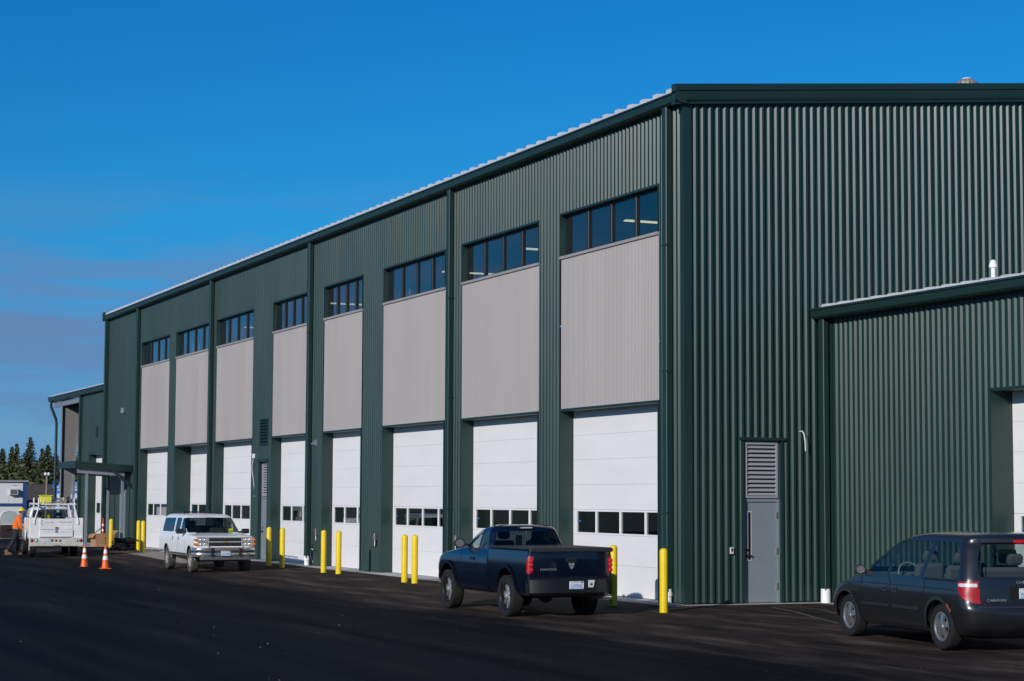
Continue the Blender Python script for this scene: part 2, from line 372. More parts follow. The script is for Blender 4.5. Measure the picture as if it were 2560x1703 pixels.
def wall_rect(parent, org, ud, nd, u0, u1, z0, z1, m_, slope=0.0, style='green', name='wall_panel'):
    mod = MOD if style == 'green' else .9478
    a = u0
    while a < u1 - 1e-4:
        b = min(u1, (math.floor(a / mod + 1e-6) + 1) * mod)
        if u1 - b < .12: b = u1
        sheet_panel(parent, org, ud, nd, a, b, z0, z1, m_, slope, style, name); a = b

def overhead_door(parent, x0, x1, yd, npan, name='overhead_door'):
    d = empty(name, parent=parent)
    seams = [.012, .70, 1.37, 1.95, 2.53, 3.12, 3.70, 4.27]
    for i in range(7):
        if i == 2: continue
        MB().cbox(x0, x1, yd, yd + .05, seams[i] + .0012, seams[i + 1] - .0012, .003).build('door_section', WHITE, d)
    z0, z1 = 1.373, 1.947; W = x1 - x0
    mg, gp = .20, .078
    ws = [.86] + [1.0] * (npan - 2) + [.86]; k_ = (W - 2 * mg - gp * (npan - 1)) / sum(ws); pan = []; xx = x0 + mg
    for q in ws: pan.append((xx, xx + q * k_)); xx += q * k_ + gp
    f = MB(); gz0, gz1 = z0 + .042, z1 - .042
    f.box(x0, x1, yd, yd + .05, z0, gz0); f.box(x0, x1, yd, yd + .05, gz1, z1)
    xs_ = [x0] + [v for p in pan for v in p] + [x1]
    for i in range(0, len(xs_), 2): f.box(xs_[i], xs_[i + 1], yd, yd + .05, gz0, gz1)
    for a, b in pan:   # raised bead round each light
        t = .009
        f.box(a - t, b + t, yd - .004, yd, gz0 - t, gz0); f.box(a - t, b + t, yd - .004, yd, gz1, gz1 + t)
        f.box(a - t, a, yd - .004, yd, gz0, gz1); f.box(b, b + t, yd - .004, yd, gz0, gz1)
    f.build('window_section', WHITE, d)
    for a, b in pan: MB().box(a, b, yd + .008, yd + .014, gz0, gz1).build('pane', DGLASS, d)
    if W > 4.5: MB().box(pan[0][0] + .03, pan[0][0] + .20, yd + .003, yd + .007, gz0 + .24, gz0 + .275).build('blue_tape', mat('tape_blue', (.01, .16, .45), rough=.6), d)
    MB().box(x0, x1, yd + .005, yd + .045, .004, .012).build('bottom_seal', BLACKP, d)
    return d
def door_trim(parent, x0, x1, yo, yd, zt, t=.035):
    b = MB(); b.box(x0 - .005, x0 + t, yo, yd, 0.005, zt); b.build('door_jamb', GTRIM, parent)
    b = MB(); b.box(x1 - t, x1 + .005, yo, yd, 0.005, zt); b.build('door_jamb', GTRIM, parent)
    b = MB(); b.box(x0 - .005, x1 + .005, yo - .004, yd, zt, zt + .06); b.build('door_header', GTRIM, parent)
def strip_window(parent, x0, x1, z0, z1, yo, npane=4):
    wdw = empty('window', parent=parent); y0, y1 = yo + .10, yo + .16; t = .055
    b = MB(); b.box(x0, x1, y0, y1, z0, z0 + t); b.box(x0, x1, y0, y1, z1 - t, z1); b.box(x0, x0 + t, y0, y1, z0 + t, z1 - t); b.box(x1 - t, x1, y0, y1, z0 + t, z1 - t)
    b.build('frame', FRAME, wdw)
    W = x1 - x0 - 2 * t; c = W / npane
    for i in range(1, npane):
        x = x0 + t + c * i; MB().cbox(x - .045, x + .045, y0 - .03, y1 + .02, z0 + t, z1 - t, .008).build('mullion', FRAME, wdw)
    for i in range(npane):
        a = x0 + t + c * i + (.045 if i else 0); bb = x0 + t + c * (i + 1) - (.045 if i < npane - 1 else 0)
        MB().box(a, bb, y0 + .02, y0 + .028, z0 + t, z1 - t).build('pane', PGLASS, wdw)
    # return flashing of the recess
    b = MB(); b.box(x0 - .012, x0, yo - .045, y0 + .03, z0, z1); b.box(x1, x1 + .012, yo - .045, y0 + .03, z0, z1); b.box(x0 - .012, x1 + .012, yo - .047, y0 + .03, z1, z1 + .05)
    b.build('head_flashing', GTRIM, wdw)
    return wdw
def downspout(parent, x, zt, yo=0.0, w=.20, dp=.15, name='downspout', pipe=True):
    b = MB(); b.cbox(x - w / 2, x + w / 2, yo - .05 - dp, yo - .05, .24, zt, .012); o = b.build(name, GTRIM, parent)
    for z in (1.9, 4.9, 7.6):
        if z < zt: MB().box(x - w / 2 - .012, x + w / 2 + .012, yo - .056 - dp, yo - .04, z, z + .03).build('strap', GTRIM, o)
    if pipe: MB().lathe([(.0, .0), (.088, .0), (.088, .16), (.105, .16), (.105, .31), (.092, .31), (.092, .25), (0, .25)], (x, yo - .05 - dp / 2, 0.0), n=18).build('drain_pipe', PVC, o, smooth=40)
    return o
def louver(parent, name, x0, x1, y, z0, z1, n, m_, facing='-y', frame=.04):
    """slatted louver; facing -y (x range) or +x (x0,x1 are y range, y is the x plane)"""
    def bx(b, a0, a1, d0, d1, c0, c1):
        if facing == '-y': b.box(a0, a1, y - d1, y - d0, c0, c1)
        else: b.box(y + d0, y + d1, a0, a1, c0, c1)
    root = empty(name, parent=parent)
    f = MB(); bx(f, x0, x0 + frame, 0, .05, z0, z1); bx(f, x1 - frame, x1, 0, .05, z0, z1); bx(f, x0 + frame, x1 - frame, 0, .05, z0, z0 + frame); bx(f, x0 + frame, x1 - frame, 0, .05, z1 - frame, z1)
    f.build('frame', m_, root)
    b = MB(); bx(b, x0 + frame, x1 - frame, -.03, -.02, z0 + frame, z1 - frame); b.build('backing', BLACKP, root)
    p = (z1 - z0 - 2 * frame) / n
    for i in range(n):
        zc = z0 + frame + p * i
        pr = [(0.045, zc + .1 * p), (0.05, zc + .16 * p), (-.01, zc + .78 * p), (-.015, zc + .72 * p)]
        sl = MB()
        if facing == '-y': sl.prism([(y - d, z) for d, z in pr], x0 + frame, x1 - frame, 'x')
        else: sl.prism([(y + d, z) for d, z in pr], x0 + frame, x1 - frame, 'y')
        sl.build('slat', m_, root)
    return root

hall = tag(empty('vehicle_hall'), 'tall dark green ribbed steel hall with eight white overhead doors under grey panels', 'building')
UX = (-1.0, 0.0); NY = (0.0, -1.0)
LEN = 56.6; ZT = 10.64; DH = 4.27; WZ0, WZ1 = 7.99, 8.99
DOORS = [(-6.11, -1.13), (-12.30, -7.36), (-18.45, -13.53), (-24.05, -20.33), (-29.68, -25.80), (-37.12, -32.10), (-43.44, -38.24), (-49.65, -44.53)]
YD = .31
cur = 0.0
for di, (xl, xr) in enumerate(DOORS):
    s0, s1 = -xr, -xl
    # pier to the right of this opening
    if di == 5:   # pier with the personnel door
        wall_rect(hall, (0, 0), UX, NY, cur, 30.08, 0.03, ZT, GREEN)
        wall_rect(hall, (0, 0), UX, NY, 30.08, 31.24, 3.52, 4.03, GREEN)
        wall_rect(hall, (0, 0), UX, NY, 30.08, 31.24, 4.97, ZT, GREEN)
        wall_rect(hall, (0, 0), UX, NY, 31.24, s0, 0.03, ZT, GREEN)
    else:
        wall_rect(hall, (0, 0), UX, NY, cur, s0, 0.03, ZT, GREEN)
    wall_rect(hall, (0, 0), UX, NY, s0, s1, WZ1 + .0, ZT, GREEN)
    wall_rect(hall, (0, -.012), UX, NY, s0 + .01, s1 - .01, DH + .06, WZ0 - .06, GREY, style='grey', name='grey_panel')
    b = MB(); b.box(xl, xr, -.06, .12, WZ0 - .065, WZ0); b.build('sill_trim', GREY, hall)
    yd_ = .66 if di == 6 else YD      # one door hangs deeper in its opening
    overhead_door(hall, xl + .036, xr - .036, yd_, 3 if di in (3, 4) else 4)
    door_trim(hall, xl, xr, -.045, yd_ + .03, DH)
    strip_window(hall, xl + .01, xr - .01, WZ0, WZ1, 0.0)
    cur = s1
wall_rect(hall, (0, 0), UX, NY, cur, LEN, 0.03, ZT, GREEN)
# right-hand end wall (gable end), slope of the roof follows the rake
SL = .092; DEP = 30.0; RIDGE = 15.0
UY = (0.0, 1.0); NX = (1.0, 0.0)
wall_rect(hall, (0, 0), UY, NX, 0.12, 1.36, 0.03, ZT, GREEN, SL)
wall_rect(hall, (0, 0), UY, NX, 1.36, 2.32, 3.50, ZT, GREEN, SL)
wall_rect(hall, (0, 0), UY, NX, 2.32, RIDGE, 0.03, ZT, GREEN, SL)
wall_rect(hall, (0, 0), UY, NX, RIDGE, DEP, 0.03, ZT + 2 * SL * RIDGE, GREEN, -SL)
b = MB()
b.add([(-LEN, 0, 0), (-LEN, DEP, 0), (-LEN, DEP, ZT), (-LEN, RIDGE, ZT + SL * RIDGE), (-LEN, 0, ZT)], [(4, 3, 2, 1, 0)])
b.add([(0, DEP, 0), (-LEN, DEP, 0), (-LEN, DEP, ZT), (0, DEP, ZT)], [(0, 1, 2, 3)])
b.build('rear_wall', GREEN, hall)
# corner trims
b = MB(); b.box(-.085, .045, -.048, .0, .02, ZT); b.box(0.0, .048, 0.0, .14, .02, ZT + .01); b.build('corner_trim', GTRIM, hall)
b = MB(); b.box(-LEN - .05, -LEN + .12, -.05, .1, .02, ZT); b.build('corner_trim', GTRIM, hall)
# eave gutter and rake trim
pr = [(y_, z_ - .09) for y_, z_ in [(-.02, 10.66), (-.20, 10.68), (-.26, 10.72), (-.27, 10.86), (-.30, 10.87), (-.30, 10.905), (-.26, 10.91), (-.02, 10.91)]]
b = MB(); b.prism(pr, -LEN - .25, .16, 'x'); b.build('gutter', GTRIM, hall)
b = MB(); pr2 = [(-.02, -.24), (.12, -.24), (.12, -.20), (.10, -.19), (.15, -.14), (.165, .0), (.15, .03), (.18, .05), (.185, .15), (.15, .19), (-.02, .20)]
b.prism([(p, 10.78 + q) for p, q in pr2], -.30, RIDGE, 'y', shear=SL); b.build('rake_trim', GTRIM, hall)
b = MB(); b.prism([(p, 10.78 + SL * (RIDGE + .3) + q) for p, q in pr2], RIDGE, DEP + .3, 'y', shear=-SL); b.build('rake_trim', GTRIM, hall)
b = MB(); b.prism([(-LEN - .06 - p, 10.78 + q) for p, q in pr2], -.30, RIDGE, 'y', shear=SL); b.build('rake_trim', GTRIM, hall)
# roof: trapezoid-rib panels, each its own piece
def roof_panels(parent, x0, x1, ye, ze, slope, run, pitch=.61, h=.115, wbase=.26, wtop=.17, m_=None):
    b = MB(); th = .012
    pts = [(0, 0), ((pitch - wbase) / 2, 0), ((pitch - wtop) / 2, h), ((pitch + wtop) / 2, h), ((pitch + wbase) / 2, 0), (pitch, 0)]
    V = []
    for y, z in ((0, 0), (run, run * slope)):
        for u, hh in pts: V.append((u, y, z + hh))
        for u, hh in pts: V.append((u, y, z + hh - th - (.03 if hh == 0 else 0)))
    n = 6; F = []
    for i in range(5):
        F.append((i, i + 1, 2 * n + i + 1, 2 * n + i)); F.append((n + i, 3 * n + i, 3 * n + i + 1, n + i + 1)); F.append((n + i, n + i + 1, i + 1, i))
    # rib end closure
    F.append((1, 4, 3, 2))
    b.add(V, F); me = b.mesh('roof_panel', m_ or GALV); k = 0
    while x0 + (k + 1) * pitch <= x1 + .02:
        link('roof_panel', me, parent, (x0 + k * pitch, ye, ze)); k += 1
roof_panels(hall, -LEN - .18, 0.0, -.20, 10.84, SL, RIDGE + .2)
b = MB(); b.add([(-LEN - .2, RIDGE, 10.84 + SL * 15.2), (.1, RIDGE, 10.84 + SL * 15.2), (.1, DEP + .3, 10.8), (-LEN - .2, DEP + .3, 10.8)], [(0, 1, 2, 3)]); b.build('rear_roof', GALV, hall)
b = MB(); b.add([(-LEN, .0, 10.77), (0, .0, 10.77), (0, RIDGE, 10.75 + SL * 15), (-LEN, RIDGE, 10.75 + SL * 15), (-LEN, DEP, 10.7), (0, DEP, 10.7)], [(0, 1, 2, 3), (3, 2, 5, 4)]); b.build('ceiling_liner', DARKIN, hall)
b = MB(); b.box(-LEN + .1, -.1, .36, DEP - .1, .006, .018); b.build('slab', FLOORIN, hall)
# downspouts
for x in (-.56, -12.95, -25.25, -37.62, -50.05): downspout(hall, x, 10.60)
b = MB(); b.cbox(-LEN - .02, -LEN + .18, -.22, -.05, .24, 10.60, .012); b.build('downspout', GTRIM, hall)
# personnel door on the front
def pdoor(parent, a0, a1, plane, z1, ztop, facing, win):
    """grey steel door with louver above. facing '-y': a=x, plane=y ; '+x': a=y, plane=x"""
    def bx(b, p0, p1, d0, d1, c0, c1):
        if facing == '-y': b.box(p0, p1, plane - d1, plane - d0, c0, c1)
        else: b.box(plane + d0, plane + d1, p0, p1, c0, c1)
    d = empty('personnel_door', parent=parent); t = .055
    f = MB(); bx(f, a0, a0 + t, -.08, .03, .01, ztop); bx(f, a1 - t, a1, -.08, .03, .01, ztop); bx(f, a0 + t, a1 - t, -.08, .03, ztop - t, ztop); bx(f, a0 + t, a1 - t, -.08, .03, z1, z1 + .07)
    f.build('frame', DGREY, d)
    l = MB(); bx(l, a0 + t + .004, a1 - t - .004, -.05, 0.0, .02, z1 - .004); l.build('leaf', DGREY, d)
    if win:
        w0, w1, c0, c1 = win; v = MB(); s = .018
        bx(v, w0 - s, w1 + s, 0, .012, c0 - s, c0); bx(v, w0 - s, w1 + s, 0, .012, c1, c1 + s); bx(v, w0 - s, w0, 0, .012, c0, c1); bx(v, w1, w1 + s, 0, .012, c0, c1); v.build('lite_frame', mat('lite_frame', (.5, .5, .5), rough=.35), d)
        v = MB(); bx(v, w0, w1, 0.001, .005, c0, c1); v.build('lite_pane', mat('dark_pane', (.01, .011, .012), rough=.04, coat=.5), d)
    for zz in (.35, 1.1, 1.86):
        hn = MB(); bx(hn, a1 - t - .012, a1 - t + .025, .0, .036, zz - .07, zz + .07); hn.build('hinge', STEEL, d)
    h = MB(); bx(h, a0 + t + .03, a0 + t + .08, .0, .05, .98, 1.03); bx(h, a0 + t + .03, a0 + t + .16, .04, .055, .99, 1.02); bx(h, a0 + t + .04, a0 + t + .08, 0, .02, 1.10, 1.15); h.build('handle', BLACKP, d)
    return d
pdoor(hall, -31.17, -30.15, .10, 2.16, 3.46, '-y', None)
louver(hall, 'door_louver', -31.10, -30.22, .12, 2.25, 3.40, 12, mat('louver_grey', (.33, .33, .34), rough=.5))
b = MB(); b.box(-31.25, -31.17, -.045, .2, .01, 3.52); b.box(-30.15, -30.07, -.045, .2, .01, 3.52); b.box(-31.27, -30.05, -.09, .2, 3.46, 3.56); b.build('door_trim', GTRIM, hall)
louver(hall, 'wall_louver', -31.12, -30.12, .0, 4.02, 4.98, 8, GTRIM)
# personnel door on the end wall
pdoor(hall, 1.395, 2.30, -.06, 2.15, 3.46, '+x', (1.535, 1.605, .92, 1.93))
louver(hall, 'door_louver', 1.45, 2.245, -.045, 2.23, 3.41, 12, mat('louver_grey2', (.30, .30, .315), rough=.5), '+x')
b = MB(); b.box(-.12, .045, 1.33, 1.395, .02, 3.50); b.box(-.12, .045, 2.30, 2.37, .02, 3.50); b.box(-.12, .085, 1.30, 2.42, 3.46, 3.52); b.build('door_trim', GTRIM, hall)
b = MB(); b.cbox(.04, .075, 1.03, 1.115, 1.05, 1.19, .006); o = b.build('card_reader', mat('reader_grey', (.55, .55, .55), rough=.4), hall)
MB().box(.0752, .0775, 1.05, 1.095, 1.10, 1.17).build('reader_face', BLACKP, o)
MB().tube([(.05, 2.78, 3.66), (.13, 2.79, 3.67), (.17, 2.81, 3.60), (.18, 2.83, 3.45), (.17, 2.845, 3.24)], .013, 6).build('loose_wire', PVC, hall, smooth=60)
# wall pack lamps, boxes, loose wires on the front
def wall_box(x, z, w=.12, h=.22, d=.08, m_=STEEL, name='switch_box', red=True):
    o = MB().cbox(x - w / 2, x + w / 2, -.04 - d, -.03, z - h / 2, z + h / 2, .008).build(name, m_, hall)
    if red:
        MB().box(x - w * .45, x + .0, -.043 - d, -.0405 - d, z - .04, z + .05).build('red_label', mat('label_red', (.5, .02, .02)), o)
        MB().cyl((x + .02, -.09, z - h / 2), (x + .02, -.09, z - h / 2 - .16), .028, n=10).build('plug', STEEL, o)
    return o
for x, z in ((-24.46, 1.10), (-18.87, 1.05), (-12.53, 1.10)): wall_box(x, z)
b = MB(); b.prism([(-.03, 3.86), (-.05, 3.86), (-.19, 3.93), (-.19, 3.96), (-.06, 4.08), (-.03, 4.08)], -24.77, -24.59, 'x'); b.build('wall_lamp', mat('lamp_grey', (.35, .42, .48), rough=.3, metal=.5), hall)
b = MB(); b.cbox(-53.1, -52.83, -.16, -.03, 6.02, 6.27, .02); b.build('wall_lamp', mat('lamp_grey', (.35, .42, .48)), hall)
wall_box(-31.75, 3.68, .14, .16, .07, PVC, 'junction_box', False)
MB().tube([(-31.75 - .03 * math.sin(k * .9), -.07 - .05 * math.sin(k * .5), 3.60 - k * .125) for k in range(12)], .011, 6).build('loose_wire', PVC, hall, smooth=60)
MB().tube([(-24.75 - .26 * math.cos(a), -.07 - .06 * math.sin(a * .7), .31 + .24 * math.sin(a)) for a in np.linspace(1.0, -2.1, 12) * -1.0], .013, 6).build('loose_conduit', PVC, hall, smooth=60)
# turbine ventilator on the roof
tv = tag(empty('roof_ventilator', (-3.0, 9.62, 0)), 'weathered round turbine ventilator peeking over the roof edge of the tall hall', 'ventilator')
TM = mat('vent_tan', (.50, .42, .30), rough=.35, metal=.5, var=.3, vscale=9)
MB().cyl((0, 0, 11.75), (0, 0, 12.36), .17, n=20).build('neck', GALV, tv, smooth=40)
fins = MB()
for i in range(16):
    a = 2 * math.pi * i / 16; V = []
    for j in range(7):
        t = math.pi * (.08 + .84 * j / 6); r_ = .29 * math.sin(t); z = 12.42 - .19 * math.cos(t) * -1
        for da in (0, .33): V.append((r_ * math.cos(a + da), r_ * math.sin(a + da), z))
    fins.add(V, [(2 * j, 2 * j + 1, 2 * j + 3, 2 * j + 2) for j in range(6)])
fins.build('fins', TM, tv)
MB().lathe([(0, .02), (.11, .0), (.12, -.02)], (0, 0, 12.615), n=20).build('cap', mat('vent_white', (.75, .75, .72), rough=.4), tv)
# lamps inside, seen through the clerestory glass, and columns
for k, x in enumerate((-7.3, -13.45, -19.6, -30.5, -41.5)):
    b = MB(); b.box(x - .09, x + .09, 2.3, 4.75, 9.19, 9.24); o = b.build('strip_light', mat('fixture_white', (.7, .7, .68)), hall)
    for dx in (-.055, .055): MB().cyl((x + dx, 2.32, 9.175), (x + dx, 4.73, 9.175), .02, n=8).build('tube', LAMP, o)
for x in (-6.8, -19, -31, -43.7):
    b = MB(); b.box(x - .12, x + .12, .5, .52, 0, 10.4); b.box(x - .12, x + .12, .98, 1.0, 0, 10.4); b.box(x - .01, x + .01, .52, .98, 0, 10.4); b.build('steel_column', mat('primer_grey', (.30, .29, .28), rough=.6), hall)

# ------------------------------------------------------------------ lower wing on the right
wing = tag(empty('side_wing'), 'lower dark green ribbed steel wing with white roof edge behind the minivan', 'building')
YW = 3.42; WL = 14.0; WT = 6.20; WUX = (1.0, 0.0)
DX0, DX1 = 5.80, 10.76
wall_rect(wing, (.045, YW), WUX, NY, 0.36, DX0 - .045, .03, WT, GREEN)
wall_rect(wing, (.045, YW), WUX, NY, DX0 - .045, DX1 - .045, DH + .06, WT, GREEN)
wall_rect(wing, (.045, YW), WUX, NY, DX1 - .045, WL, .03, WT, GREEN)
overhead_door(wing, DX0 + .036, DX1 - .036, YW + .46, 4); door_trim(wing, DX0, DX1, YW - .045, YW + .5, DH)
b = MB(); b.box(.05, .20, YW - .10, YW, .02, WT); b.box(.2, .41, YW - .045, YW, .02, WT); b.build('corner_trim', GTRIM, wing)
o = MB().cbox(.185, .375, YW - .24, YW - .10, .26, 6.12, .012).build('downspout', GTRIM, wing)
MB().lathe([(.0, .0), (.105, .0), (.105, .3), (.092, .3), (.092, .25), (0, .25)], (.28, YW - .17, 0.0), n=20).build('drain_pipe', PVC, o, smooth=40)
WS = .12; WR = 6.5
pw = [(YW + .0, 6.08), (YW - .28, 6.10), (YW - .33, 6.14), (YW - .345, 6.28), (YW - .375, 6.29), (YW - .375, 6.33), (YW - .33, 6.335), (YW, 6.335)]
b = MB(); b.prism(pw, .055, WL + .2, 'x'); b.build('gutter', GTRIM, wing)
roof_panels(wing, .14, WL + .3, YW - .27, 6.345, WS, WR + .27, h=.06, wbase=.22, wtop=.12)
b = MB(); b.add([(.06, YW + WR, 6.37 + WS * WR), (WL + .3, YW + WR, 6.37 + WS * WR), (WL + .3, YW + 2 * WR, 6.2), (.06, YW + 2 * WR, 6.2)], [(0, 1, 2, 3)])
b.build('rear_roof', GALV, wing)
wall_rect(wing, (WL, YW), UY, NX, 0.0, WR, .03, WT, GREEN, WS); wall_rect(wing, (WL, YW), UY, NX, WR, 2 * WR, .03, WT + 2 * WS * WR, GREEN, -WS)
MB().box(WL - .06, WL + .045, YW - .048, YW + .10, .02, WT).build('corner_trim', GTRIM, wing)
b = MB(); b.prism([(WL + p, 6.20 + q) for p, q in ((-.02, -.10), (.12, -.10), (.14, .18), (-.02, .20))], YW - .38, YW + WR, 'y', shear=WS); b.build('rake_trim', GTRIM, wing)
b = MB()
b.add([(WL, YW + 2 * WR, 0), (.06, YW + 2 * WR, 0), (.06, YW + 2 * WR, WT), (WL, YW + 2 * WR, WT)], [(0, 1, 2, 3)]); b.build('rear_wall', GREEN, wing)
b = MB(); b.add([(.06, YW + .01, 6.2), (WL, YW + .01, 6.2), (WL, YW + WR, 6.2 + WS * WR), (.06, YW + WR, 6.2 + WS * WR)], [(0, 1, 2, 3)]); b.build('ceiling_liner', DARKIN, wing)
MB().box(.1, WL - .1, YW + .5, YW + 2 * WR - .1, .006, .018).build('slab', FLOORIN, wing)
vp = tag(empty('vent_pipe', (4.95, YW + .75, 6.35)), 'slim white vent pipe with conical cap on the low wing roof', 'vent pipe')
MB().cyl((0, 0, 0), (0, 0, .50), .045, n=16).build('pipe', PVC, vp, smooth=40)
MB().lathe([(.045, .40), (.082, .42), (.082, .47), (.05, .56), (0, .575)], n=16).build('cap', PVC, vp, smooth=50)

# ------------------------------------------------------------------ low end bay at the far end with open corner
low = tag(empty('end_bay'), 'low green end bay with open corner and tapered grey column at far end', 'building')
LX0, LX1, LXE = -56.66, -62.85, -70.45; LT = 7.30
DL0, DL1 = -60.9, -57.35
wall_rect(low, (LX0, .06), UX, NY, 0.0, -DL1 + LX0, .03, LT, GREEN)
wall_rect(low, (LX0, .06), UX, NY, -DL1 + LX0, -DL0 + LX0, DH + .06, LT, GREEN)
wall_rect(low, (LX0, .06), UX, NY, -DL0 + LX0, -LX1 + LX0, .03, LT, GREEN)
overhead_door(low, DL0 + .036, DL1 - .036, .40, 3); door_trim(low, DL0, DL1, .01, .44, DH)
b = MB(); b.box(LX1 - .15, LX1 + .12, -.09, .2, .02, LT); b.build('corner_trim', GTRIM, low)
b = MB(); b.add([(LX1, .2, 0), (LX1, 14, 0), (LX1, 14, LT + 1), (LX1, .2, LT)], [(3, 2, 1, 0)]); b.build('rear_wall', GREEN, low)
pl = [(.04, LT - .03), (-.16, LT), (-.20, LT + .05), (-.21, LT + .2), (-.24, LT + .21), (-.24, LT + .25), (.04, LT + .25)]
b = MB(); b.prism(pl, LXE - .3, LX0 - .05, 'x'); b.build('gutter', GTRIM, low)
roof_panels(low, LXE - .2, LX0 - .02, -.14, LT + .27, .06, 13.0, h=.06)
b = MB(); b.add([(LXE - .2, -.1, LT + .235), (LX0, -.1, LT + .235), (LX0, 13, LT + .235 + .78), (LXE - .2, 13, LT + .235 + .78)], [(0, 1, 2, 3)]); b.build('roof_liner', mat('purlin_dark', (.06, .06, .06), rough=.8), low)
b = MB(); b.box(LXE + .2, LX1 - .15, .02, .10, LT - .32, LT - .05); b.build('eave_beam', STEELG, low)
PRIM = mat('primer_grey2', (.20, .185, .175), rough=.6)
c = MB()   # tapered built-up column
for x0, x1, y0a, y1a, y0b, y1b in ((LXE + 1.55, LXE + 1.85, .0, .02, .0, .02),):
    pass
xc = -67.9
c.prism([(.02, 0), (.30, 0), (.98, 6.5), (.98, LT + .1), (.02, LT + .1)], xc - .008, xc + .008, 'x')
c.box(xc - .13, xc + .13, .0, .02, 0, LT + .1)
c.add([(xc - .13, .30, 0), (xc + .13, .30, 0), (xc + .13, .98, 6.5), (xc - .13, .98, 6.5), (xc - .13, .32, 0), (xc + .13, .32, 0), (xc + .13, 1.0, 6.5), (xc - .13, 1.0, 6.5)], [(0, 1, 2, 3), (7, 6, 5, 4), (0, 3, 7, 4), (1, 5, 6, 2)])
c.build('tapered_column', PRIM, low)
c = MB(); c.prism([(.98, 6.5), (.98, LT + .1), (9, LT + .55), (9, LT + .15)], xc - .06, xc + .06, 'x'); c.build('rafter', PRIM, low)
MB().tube([(-70.3, -.12, LT), (-70.3, -.12, LT - .25), (-68.95, -.10, LT - 1.0), (-68.8, -.10, LT - 1.2), (-68.8, -.10, .1)], .075, 8).build('downspout', GTRIM, low, smooth=40)
MB().box(-59.25, -58.9, .0, .03, 5.1, 5.65).build('slot_vent', BLACKP, low)

# entry canopy
cp = tag(empty('entry_canopy'), 'dark green flat entry canopy on slender grey posts beside the service truck', 'canopy')
CX1, CX0 = -51.0, -54.6
FAS = GTRIM
def cz(y): return 3.62 - .066 * y
b = MB(); b.add([(x, y, cz(y) + dz) for dz in (-.30, .0) for x, y in ((CX0, -2.6), (CX1, -2.6), (CX1, -.06), (CX0, -.06))], [(3, 2, 1, 0), (4, 5, 6, 7), (0, 1, 5, 4), (1, 2, 6, 5), (2, 3, 7, 6), (3, 0, 4, 7)]); b.build('roof_slab', GTRIM, cp)
b = MB(); b.add([(CX1 + .001 + d, y, cz(y) + dz) for d in (0, .03) for dz in (-.10, -.04) for y in (-2.62, -.06)], [(0, 1, 3, 2), (4, 6, 7, 5), (0, 4, 5, 1), (2, 3, 7, 6)]); b.add([(CX1 + .001 + d, y, cz(y) + dz) for d in (0, .03) for dz in (-.22, -.16) for y in (-2.62, -.06)], [(0, 1, 3, 2), (4, 6, 7, 5), (0, 4, 5, 1), (2, 3, 7, 6)])
b.build('fascia_ribs', GTRIM, cp)
for x in (-51.25, -54.2):
    MB().add([(x + dx, y, cz(y) - .305 + dz) for dx in (-.06, .06) for dz in (-.22, 0) for y in (-2.45, -.35)], [(0, 1, 3, 2), (4, 6, 7, 5), (0, 4, 5, 1), (2, 3, 7, 6), (0, 2, 6, 4), (1, 5, 7, 3)]).build('beam', STEELG, cp)
    for y in (-2.02, -.42):
        MB().cbox(x - .055, x + .055, y - .055, y + .055, .012, cz(y) - .53, .008).build('post', STEELG, cp)
MB().prism([(-.06, 2.55), (-.06, 2.75), (-.85, cz(-.85) - .32), (-1.0, cz(-1.0) - .32)], CX1 - .05, CX1 + .03, 'x').build('brace', GTRIM, cp)
louver(hall, 'door_louver', -53.2, -52.3, -.045, 2.2, 3.3, 12, mat('louver_grey', (.33, .33, .34)))
ed = empty('personnel_door', parent=hall); MB().cbox(-53.22, -52.28, -.075, -.045, .02, 2.18, .006).build('leaf', DGREY, ed); MB().box(-53.27, -53.22, -.085, -.04, .02, 3.35).build('frame', DGREY, ed); MB().box(-52.28, -52.23, -.085, -.04, .02, 3.35).build('frame', DGREY, ed)
# ------------------------------------------------------------------ vehicles: lofted bodies cut along side/rear/front outlines
def pip(px, pz, poly):
    n = len(poly); ins = np.zeros(px.shape, bool); j = n - 1
    for i in range(n):
        xi, zi = poly[i]; xj, zj = poly[j]
        c = ((zi > pz) != (zj > pz)); d = (xj - xi) * (pz - zi) / ((zj - zi) if zj != zi else 1e-9) + xi
        ins ^= c & (px < d); j = i
    return ins
def nearest(px, pz, poly):
    best = np.full(px.shape, 1e9); bx = px.copy(); bz = pz.copy(); n = len(poly)
    for i in range(n):
        a = np.array(poly[i]); b = np.array(poly[(i + 1) % n]); d = b - a; l2 = max(1e-12, d @ d)
        t = np.clip(((px - a[0]) * d[0] + (pz - a[1]) * d[1]) / l2, 0, 1); qx = a[0] + t * d[0]; qz = a[1] + t * d[1]
        dist = np.hypot(px - qx, pz - qz); m = dist < best
        best = np.where(m, dist, best); bx = np.where(m, qx, bx); bz = np.where(m, qz, bz)
    return best, bx, bz
def rpoly(pts, r=.06, n=4):
    """round the corners of a polygon"""
    out = []; k = len(pts)
    for i in range(k):
        p = np.array(pts[i], float); a = np.array(pts[i - 1], float) - p; b = np.array(pts[(i + 1) % k], float) - p
        la, lb = np.linalg.norm(a), np.linalg.norm(b); rr_ = min(r, la * .45, lb * .45); a = a / la * rr_; b = b / lb * rr_
        for t in np.linspace(0, 1, n):
            out.append(tuple(p + a * (1 - t) ** 2 + b * t ** 2))
    return out
def circ(cx, cz, r, n=28): return [(cx + r * math.cos(2 * math.pi * i / n), cz + r * math.sin(2 * math.pi * i / n)) for i in range(n)]
